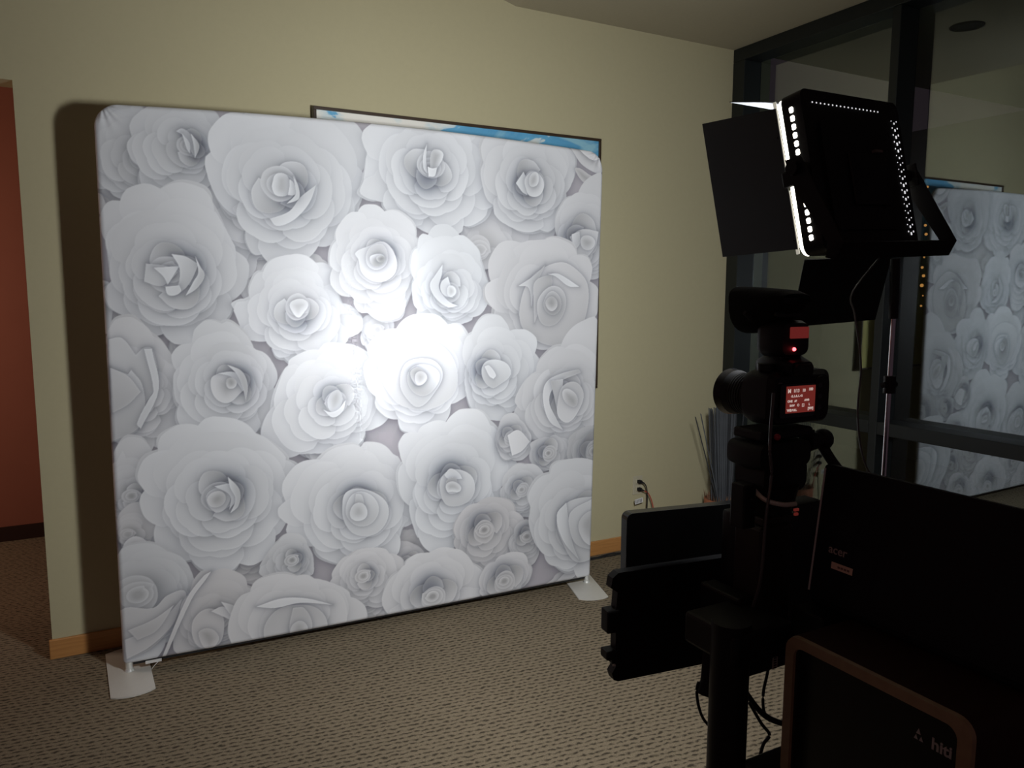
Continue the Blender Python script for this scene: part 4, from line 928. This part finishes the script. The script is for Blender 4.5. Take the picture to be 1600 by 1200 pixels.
t = thing('camera_flash', 'black flash on top of the camera with a red lit window and glowing red lamp', 'flash', (.966, CY + .014, 1.430))
bm = B(); bx(bm, (-.011, -.010, 0), (.011, .010, .010), .001); obj('hot_shoe_foot', bm, M_black, t)
bm = B(); hull_box(bm, [(-.020, .008, .036, .058, .050, .012), (-.010, .008, .036, .066, .058, .014), (.020, .004, .036, .064, .058, .014), (.030, .004, .036, .056, .048, .012)])
obj('flash_body', bm, M_plastic, t, True)
bm = B(); rr_prism(bm, .040, .018, .002, -.0225, -.0195, .014, .046); obj('red_window', bm, mat('red_window', (.10, .012, .010), .4, emit=(.30, .035, .03), es=.35), t)
bm = B(); sph(bm, (.004, -.021, .020), .0030, 12); obj('ready_lamp', bm, mat('red_lamp', (.5, .02, .02), .3, emit=(1.0, .06, .07), es=9.0), t)
bm = B(); hull_box(bm, [(-.012, 0, .086, .060, .030, .008), (.050, 0, .090, .066, .040, .008), (.085, 0, .092, .070, .042, .008)]); obj('flash_head', bm, M_plastic, t, True)

t = thing('flash_hood', 'curved black foam hood wrapped round the flash head above the camera', 'light modifier', (.966, CY + .014, 1.505))
bm = B(); secs = []
for y_, rx, rz, cz in ((-.026, .030, .008, .024), (-.010, .038, .020, .018), (.015, .042, .030, .010), (.045, .044, .037, .005), (.075, .044, .039, .005)):
    ring = []
    for k in range(28):
        a = 2 * math.pi * k / 28; c_, s_ = math.cos(a), math.sin(a)
        ring.append((rx * math.copysign(abs(c_) ** .7, c_), y_ + (.012 * s_ if y_ > .07 else 0), cz + rz * math.copysign(abs(s_) ** .7, s_)))
    secs.append([bm.verts.new(p) for p in ring])
for a, b in zip(secs[:-1], secs[1:]):
    for k in range(28): bm.faces.new((a[k], a[(k + 1) % 28], b[(k + 1) % 28], b[k]))
bmesh.ops.solidify(bm, geom=bm.faces[:], thickness=.003)
obj('foam_wrap', bm, M_foam, t, True)
bm = B(); tube(bm, [(-.054, .03, .002), (.0, .031, -.026), (.054, .03, .002)], .004, 8); obj('strap', bm, M_rubber, t)

# ================================================================== TRIPOD HEAD AND BOOTH COLUMN
t = thing('tripod_head', 'black pan tilt tripod head with a small red button under the camera', 'tripod head', (.955, .885, 1.185))
bm = B(); bx(bm, (-.050, -.030, .122), (.065, .034, .138), .004); obj('quick_release_plate', bm, M_plastic, t)
bm = B(); hull_box(bm, [(-.036, -.002, .098, .112, .040, .014), (0, 0, .096, .124, .046, .018), (.036, -.002, .098, .112, .040, .014)]); 
hull_box(bm, [(-.032, .004, .062, .096, .052, .018), (.03, .004, .062, .096, .052, .018)]); obj('head_housing', bm, M_plastic, t, True)
bm = B(); cyl(bm, (0, 0, .012), (0, 0, .046), .041, .048, n=28); cyl(bm, (0, 0, 0), (0, 0, .012), .038, n=28); obj('pan_base', bm, M_plastic, t, True)
bm = B(); tube(bm, [(-.052, -.014, .048), (-.046, -.036, .032), (-.022, -.050, .024), (.006, -.052, .022)], .0038, 8); obj('lock_lever', bm, M_silver, t, True)
bm = B(); sph(bm, (-.028, -.040, .130), .0055, 12); obj('release_button', bm, mat('red_button', (.35, .03, .05), .4), t, True)
bm = B(); cyl(bm, (.060, -.02, .110), (.100, -.02, .112), .016, .012, n=16); sph(bm, (.100, -.02, .112), .018, 14); bx(bm, (.062, -.030, .118), (.068, -.026, .132)); obj('handle_joint', bm, M_plastic, t, True)
bm = B(); tube(bm, [(.090, -.022, .110), (.125, -.030, .064), (.165, -.04, .03), (.235, -.055, -.004)], .0085, 12); obj('pan_handle', bm, M_rubber, t, True)
bm = B(); bx(bm, (.004, -.0535, .010), (.013, -.050, .014)); bx(bm, (.005, -.0535, .003), (.012, -.050, .007)); obj('red_mark', bm, mat('red_mark', (.5, .10, .08), .5, emit=(.6, .08, .06), es=.12), t)

t = thing('equipment_stand', 'thick black equipment column carrying the camera, monitor and control box', 'stand', (.80, .80, 0))
bm = B(); cyl(bm, (0, 0, .03), (0, 0, 1.06), .0285, n=32); obj('main_pole', bm, M_black, t, True)
bm = B(); cyl(bm, (0, 0, 0), (0, 0, .03), .12, .11, n=40); obj('base_plate', bm, M_black, t, True)
bm = B(); bx(bm, (-.02, -.03, 1.00), (.098, .08, 1.05), .006); bx(bm, (.065, .05, .98), (.098, .14, 1.06), .004); obj('side_arm', bm, M_black, t)
bm = B(); bx(bm, (.062, .045, 1.175), (.088, .075, 1.245), .003); sph(bm, (.075, .043, 1.222), .004, 8); obj('bracket', bm, M_plastic, t)
t = thing('control_box', 'black control box with a white label strip on the equipment column', 'box', (.905, .905, .885))
bm = B(); bx(bm, (.010, 0, 0), (.208, .042, .292), .006); obj('housing', bm, M_plastic, t, True)
bm = B(); bx(bm, (.100, -.001, .003), (.112, .0005, .062)); obj('label_strip', bm, mat('white_label', (.5, .5, .47), .6), t)
bm = B()
for k in range(13): bx(bm, (.103, -.0018, .004 + k * .0044), (.109, -.0009, .0062 + k * .0044))
obj('barcode_marks', bm, M_rubber, t)
bm = B(); bx(bm, (.900, .842, .960), (.972, .903, 1.172), .006); bx(bm, (.912, .850, 1.170), (.990, .925, 1.1845), .003)
o = obj('camera_post', bm, mat('black_brown_metal', (.012, .009, .008), .5)); tag(o, 'short square black post under the tripod head in front of the control box', 'post')

t = thing('monitor', 'flat black monitor with rounded corners facing the rose backdrop', 'monitor', (.933, 1.040, 1.070))
t.rotation_euler = (0, 0, rad(-9.7))
bm = B(); prism(bm, [(a, 0, b) for a, b in rrect(.262, .165, .012)], (0, .020, 0)); obj('housing', bm, M_gloss, t)
bm = B(); prism(bm, [(a, .0202, b) for a, b in rrect(.246, .149, .004)], (0, .0012, 0)); obj('screen', bm, M_gloss, t)
bm = B(); prism(bm, [(a, -.0015, b) for a, b in rrect(.262, .165, .012)], (0, .0014, 0)); obj('rim', bm, M_plastic, t)
bm = B(); bx(bm, (-.02, -.012, -.07), (.03, -.001, -.02), .003); obj('mount_plate', bm, M_plastic, t)

t = thing('clip_tray', 'black flat panel with clips along its left edge below the monitor', 'panel', (.904, 1.000, .968))
t.rotation_euler = (0, 0, rad(-7))
bm = B(); pts = [(-.149, .100), (-.160, .092), (-.163, .075), (-.150, .066), (-.152, .040), (-.152, -.036), (-.160, -.042), (-.158, -.060), (-.150, -.064), (-.150, -.066), (-.158, -.078), (-.154, -.090), (-.146, -.094), (.150, -.094), (.150, .100)]
prism(bm, [(a, 0, b) for a, b in pts], (0, .018, 0)); obj('panel_body', bm, M_plastic, t)
for z0_, z1_ in ((-.004, .036), (-.052, -.036)):
    bm = B(); bx(bm, (-.170, -.004, z0_), (-.146, .022, z1_), .003); obj('clip', bm, M_plastic, t)
bm = B(); cyl(bm, (-.158, -.003, -.061), (-.154, -.003, -.061), .002, n=8); obj('clip_screw', bm, M_silver, t)
bm = B(); bx(bm, (.09, -.018, -.04), (.13, -.0005, .04), .002); obj('rear_bracket', bm, M_plastic, t)

bm = B(); tube(bm, [(.905, .95, .94), (.904, .95, .90), (.901, .95, .862)], .014, 12); cyl(bm, (.901, .95, .868), (.898, .95, .850), .014, .017, 16)
tag(obj('cable_bundle', bm, M_rubber, None, True), 'thick black cable bundle hanging below the clip panel beside the pole', 'cable')
bm = B(); tube(bm, [(.880, .95, .875), (.876, .95, .862), (.880, .95, .835), (.892, .95, .806), (.912, .95, .782), (.935, .95, .76), (.95, .95, .70)], .0026, 8)
tag(obj('cable', bm, M_rubber, None, True), 'thin black cable looping down to the left side of the pole', 'cable')
bm = B(); tube(bm, [(.915, .895, .900), (.935, .895, .868), (.975, .895, .820), (1.02, .895, .790), (1.08, .895, .765)], .0050, 8)
tag(obj('cable', bm, M_rubber, None, True), 'black cable crossing from the pole toward the table', 'cable')
bm = B(); tube(bm, [(.960, .91, .835), (.990, .91, .790), (1.012, .91, .762), (.998, .91, .748), (.990, .91, .720), (.985, .91, .66)], .0030, 8)
tag(obj('cable', bm, M_rubber, None, True), 'thin black cable dropping past the left edge of the table', 'cable')
bm = B(); tube(bm, [(1.016, .92, .900), (1.010, .92, .868), (1.003, .92, .838), (1.006, .92, .805), (1.022, .92, .780)], .0026, 8)
tag(obj('cable', bm, M_rubber, None, True), 'thin black cable curving down under the control box label', 'cable')
bm = B(); tube(bm, [(.916, .846, 1.385), (.905, .838, 1.345), (.898, .832, 1.30), (.902, .83, 1.26), (.890, .826, 1.20), (.884, .826, 1.10), (.886, .85, 1.03), (.905, .90, .98)], .0026, 8)
tag(obj('camera_cable', bm, M_grey, None, True), 'thin grey cable running from the camera down its post', 'cable')

# ================================================================== TABLE, PRINTER, LAPTOP
KS = .86; KC = Vector((0, 0, 1.54))
def nearer(v): return KC + (Vector(v) - KC) * KS
TZ = nearer((0, 0, .70)).z
t = thing('table', 'black table under the photo printer', 'table', (1.04, .45, 0))
bm = B(); bx(bm, (-.19, -.35, TZ - .025), (.15, .366, TZ), .004); obj('tabletop', bm, M_plastic, t)
for sx in (-.085, .13):
    for sy in (-.33, .34):
        bm = B(); bx(bm, (sx - .014, sy - .014, 0), (sx + .014, sy + .014, TZ - .025), .002); obj('leg', bm, M_black, t)
t = thing('photo_printer', 'black photo printer with a dim brown rim around its front panel', 'printer', nearer((1.0, .716, .7002)))
t.scale = (KS, KS, KS)
bm = B(); pts = rrect(.320, .268, .026)
prism(bm, [(.010, a, .135 + b) for a, b in pts], (.225, 0, 0)); obj('housing', bm, mat('printer_shell', (.030, .012, .008), .6, nz=.3, scale=90, spec=.2), t, True)
bm = B(); n = len(pts); po = pts; pi = rrect(.280, .234, .018)
def loop(P, x): return [bm.verts.new((x, a, .135 + b)) for a, b in P]
l0 = loop(po, .011); l1 = loop([(a * .992, b * .99) for a, b in po], .002); l2 = loop(pi, .000); l3 = loop(pi, .008)
for a, b in ((l0, l1), (l1, l2), (l2, l3)):
    for k in range(n): bm.faces.new((a[k], a[(k + 1) % n], b[(k + 1) % n], b[k]))
bmesh.ops.recalc_face_normals(bm, faces=bm.faces[:])
obj('front_rim', bm, mat('printer_rim', (.30, .21, .12), .5, nz=.2, scale=60), t, True)
bm = B(); prism(bm, [(.006, a, .135 + b) for a, b in pi], (.004, 0, 0)); obj('front_panel', bm, M_gloss, t)
Mt = basis((.0055, -.1165, .209), (0, -1, 0), (0, 0, 1))
bm = text_bm('hiti', .024, Mt, .0004, .0006); obj('logo_lettering', bm, mat('grey_logo', (.42, .40, .38), .5), t)
bm = B(); prism(bm, [(.0052, -.082, .2215), (.0052, -.0855, .213), (.0052, -.0785, .213)], (-.0005, 0, 0)); prism(bm, [(.0052, -.0865, .211), (.0052, -.0895, .204), (.0052, -.0835, .204)], (-.0005, 0, 0)); prism(bm, [(.0052, -.0785, .211), (.0052, -.0815, .204), (.0052, -.0755, .204)], (-.0005, 0, 0))
obj('logo_emblem', bm, MATS['grey_logo'], t)
bm = B(); q0 = nearer((1.10, .880, .7002)); q1 = nearer((1.215, .950, .968)); bx(bm, q0, q1, .003)
tag(obj('filler_box', bm, M_plastic), 'added black filler box standing between the photo printer and the light stand', 'box')  # added dark block, fills the gap where lit carpet would show
t = thing('laptop', 'black laptop with its lid raised on top of the photo printer', 'laptop', nearer((1.14, .755, .9705)))
t.scale = (KS, KS, KS)
bm = B(); bx(bm, (.0, -.19, .0), (.21, .19, .018), .005); obj('base', bm, M_plastic, t)
bm = B(); ln = .030
prism(bm, [(-.006 + ln * (b + .121) / .242, a, .016 + b + .121) for a, b in rrect(.38, .242, .008)], (.008, 0, 0)); lid = obj('lid', bm, M_plastic, t)
bm = B(); prism(bm, [(.0023 + ln * (b + .121) / .242, a, .016 + b + .121) for a, b in rrect(.36, .215, .003)], (.0006, 0, 0)); obj('screen', bm, M_gloss, lid)
bm = B(); def_x = lambda z_: -.0070 + ln * (z_ - .016) / .242
def lidpt(y, z_): return (-.0072 + ln * (z_ - .016) / .242, y, z_)
prism(bm, [(def_x(.024), .1905, .024), (def_x(.024), .1870, .024), (def_x(.250), .1870, .250), (def_x(.250), .1905, .250)], (.010, 0, 0)); obj('lid_edge_glint', bm, mat('lid_glint_pale', (.62, .62, .60), .4), lid)  # pale strip along the lid: spill light on its edge put into the colour
q = lidpt(.139, .1105); Ml = basis(q, (0, -1, 0), (ln, 0, .242))
bm = text_bm('acer', .022, Ml, .0003, .0003); obj('lid_lettering', bm, mat('lid_logo', (.42, .34, .30), .5), lid)
bm = B(); c4 = [lidpt(.148, .0895), lidpt(.104, .0895), lidpt(.104, .0775), lidpt(.148, .0775)]
prism(bm, c4, (-.0004, 0, 0)); stk = obj('sticker', bm, mat('tan_sticker', (.85, .60, .44), .6), lid)
bm = B(); [bx(bm, (lidpt(0, .083)[0] - .0012, .110 + k * .0065, .0815), (lidpt(0, .083)[0] - .0006, .1145 + k * .0065, .0850)) for k in range(4)]
obj('sticker_print', bm, mat('sticker_ink', (.28, .18, .14), .6), stk)

# ================================================================== WARM LIGHTS BEYOND THE GLASS
rg = random.Random(11)
M_gold = mat('gold_bulb', (.5, .3, .1), .4, emit=(1.0, .42, .11), es=1.0)
sp = [(5.182, 3.482, 2.272), (5.186, 3.471, 2.214), (5.166, 3.472, 2.138), (5.174, 3.458, 2.067), (5.155, 3.46, 2.005), (5.156, 3.451, 1.943), (5.135, 3.44, 1.783), (5.119, 3.439, 1.712), (5.124, 3.428, 1.654), (5.109, 3.427, 1.587), (5.113, 3.416, 1.516), (5.097, 3.414, 1.445)]
bm = B(); tube(bm, [(5.25, 3.56, 2.97)] + [Vector(p) + Vector((0, .016, 0)) for p in sp], .002, 6); cordo = None
t = thing('string_light', 'string of small warm golden lights hanging in the dark room beyond the glass', 'string light', (5.25, 3.56, 2.97))
bm.transform(Matrix.Translation((-5.25, -3.56, -2.97))); obj('wire', bm, M_rubber, t)
for p in sp:
    bm = B(); sph(bm, Vector(p) - Vector((5.25, 3.56, 2.97)), .004 + .010 * rg.random(), 10); obj('bulb', bm, M_gold, t, True)
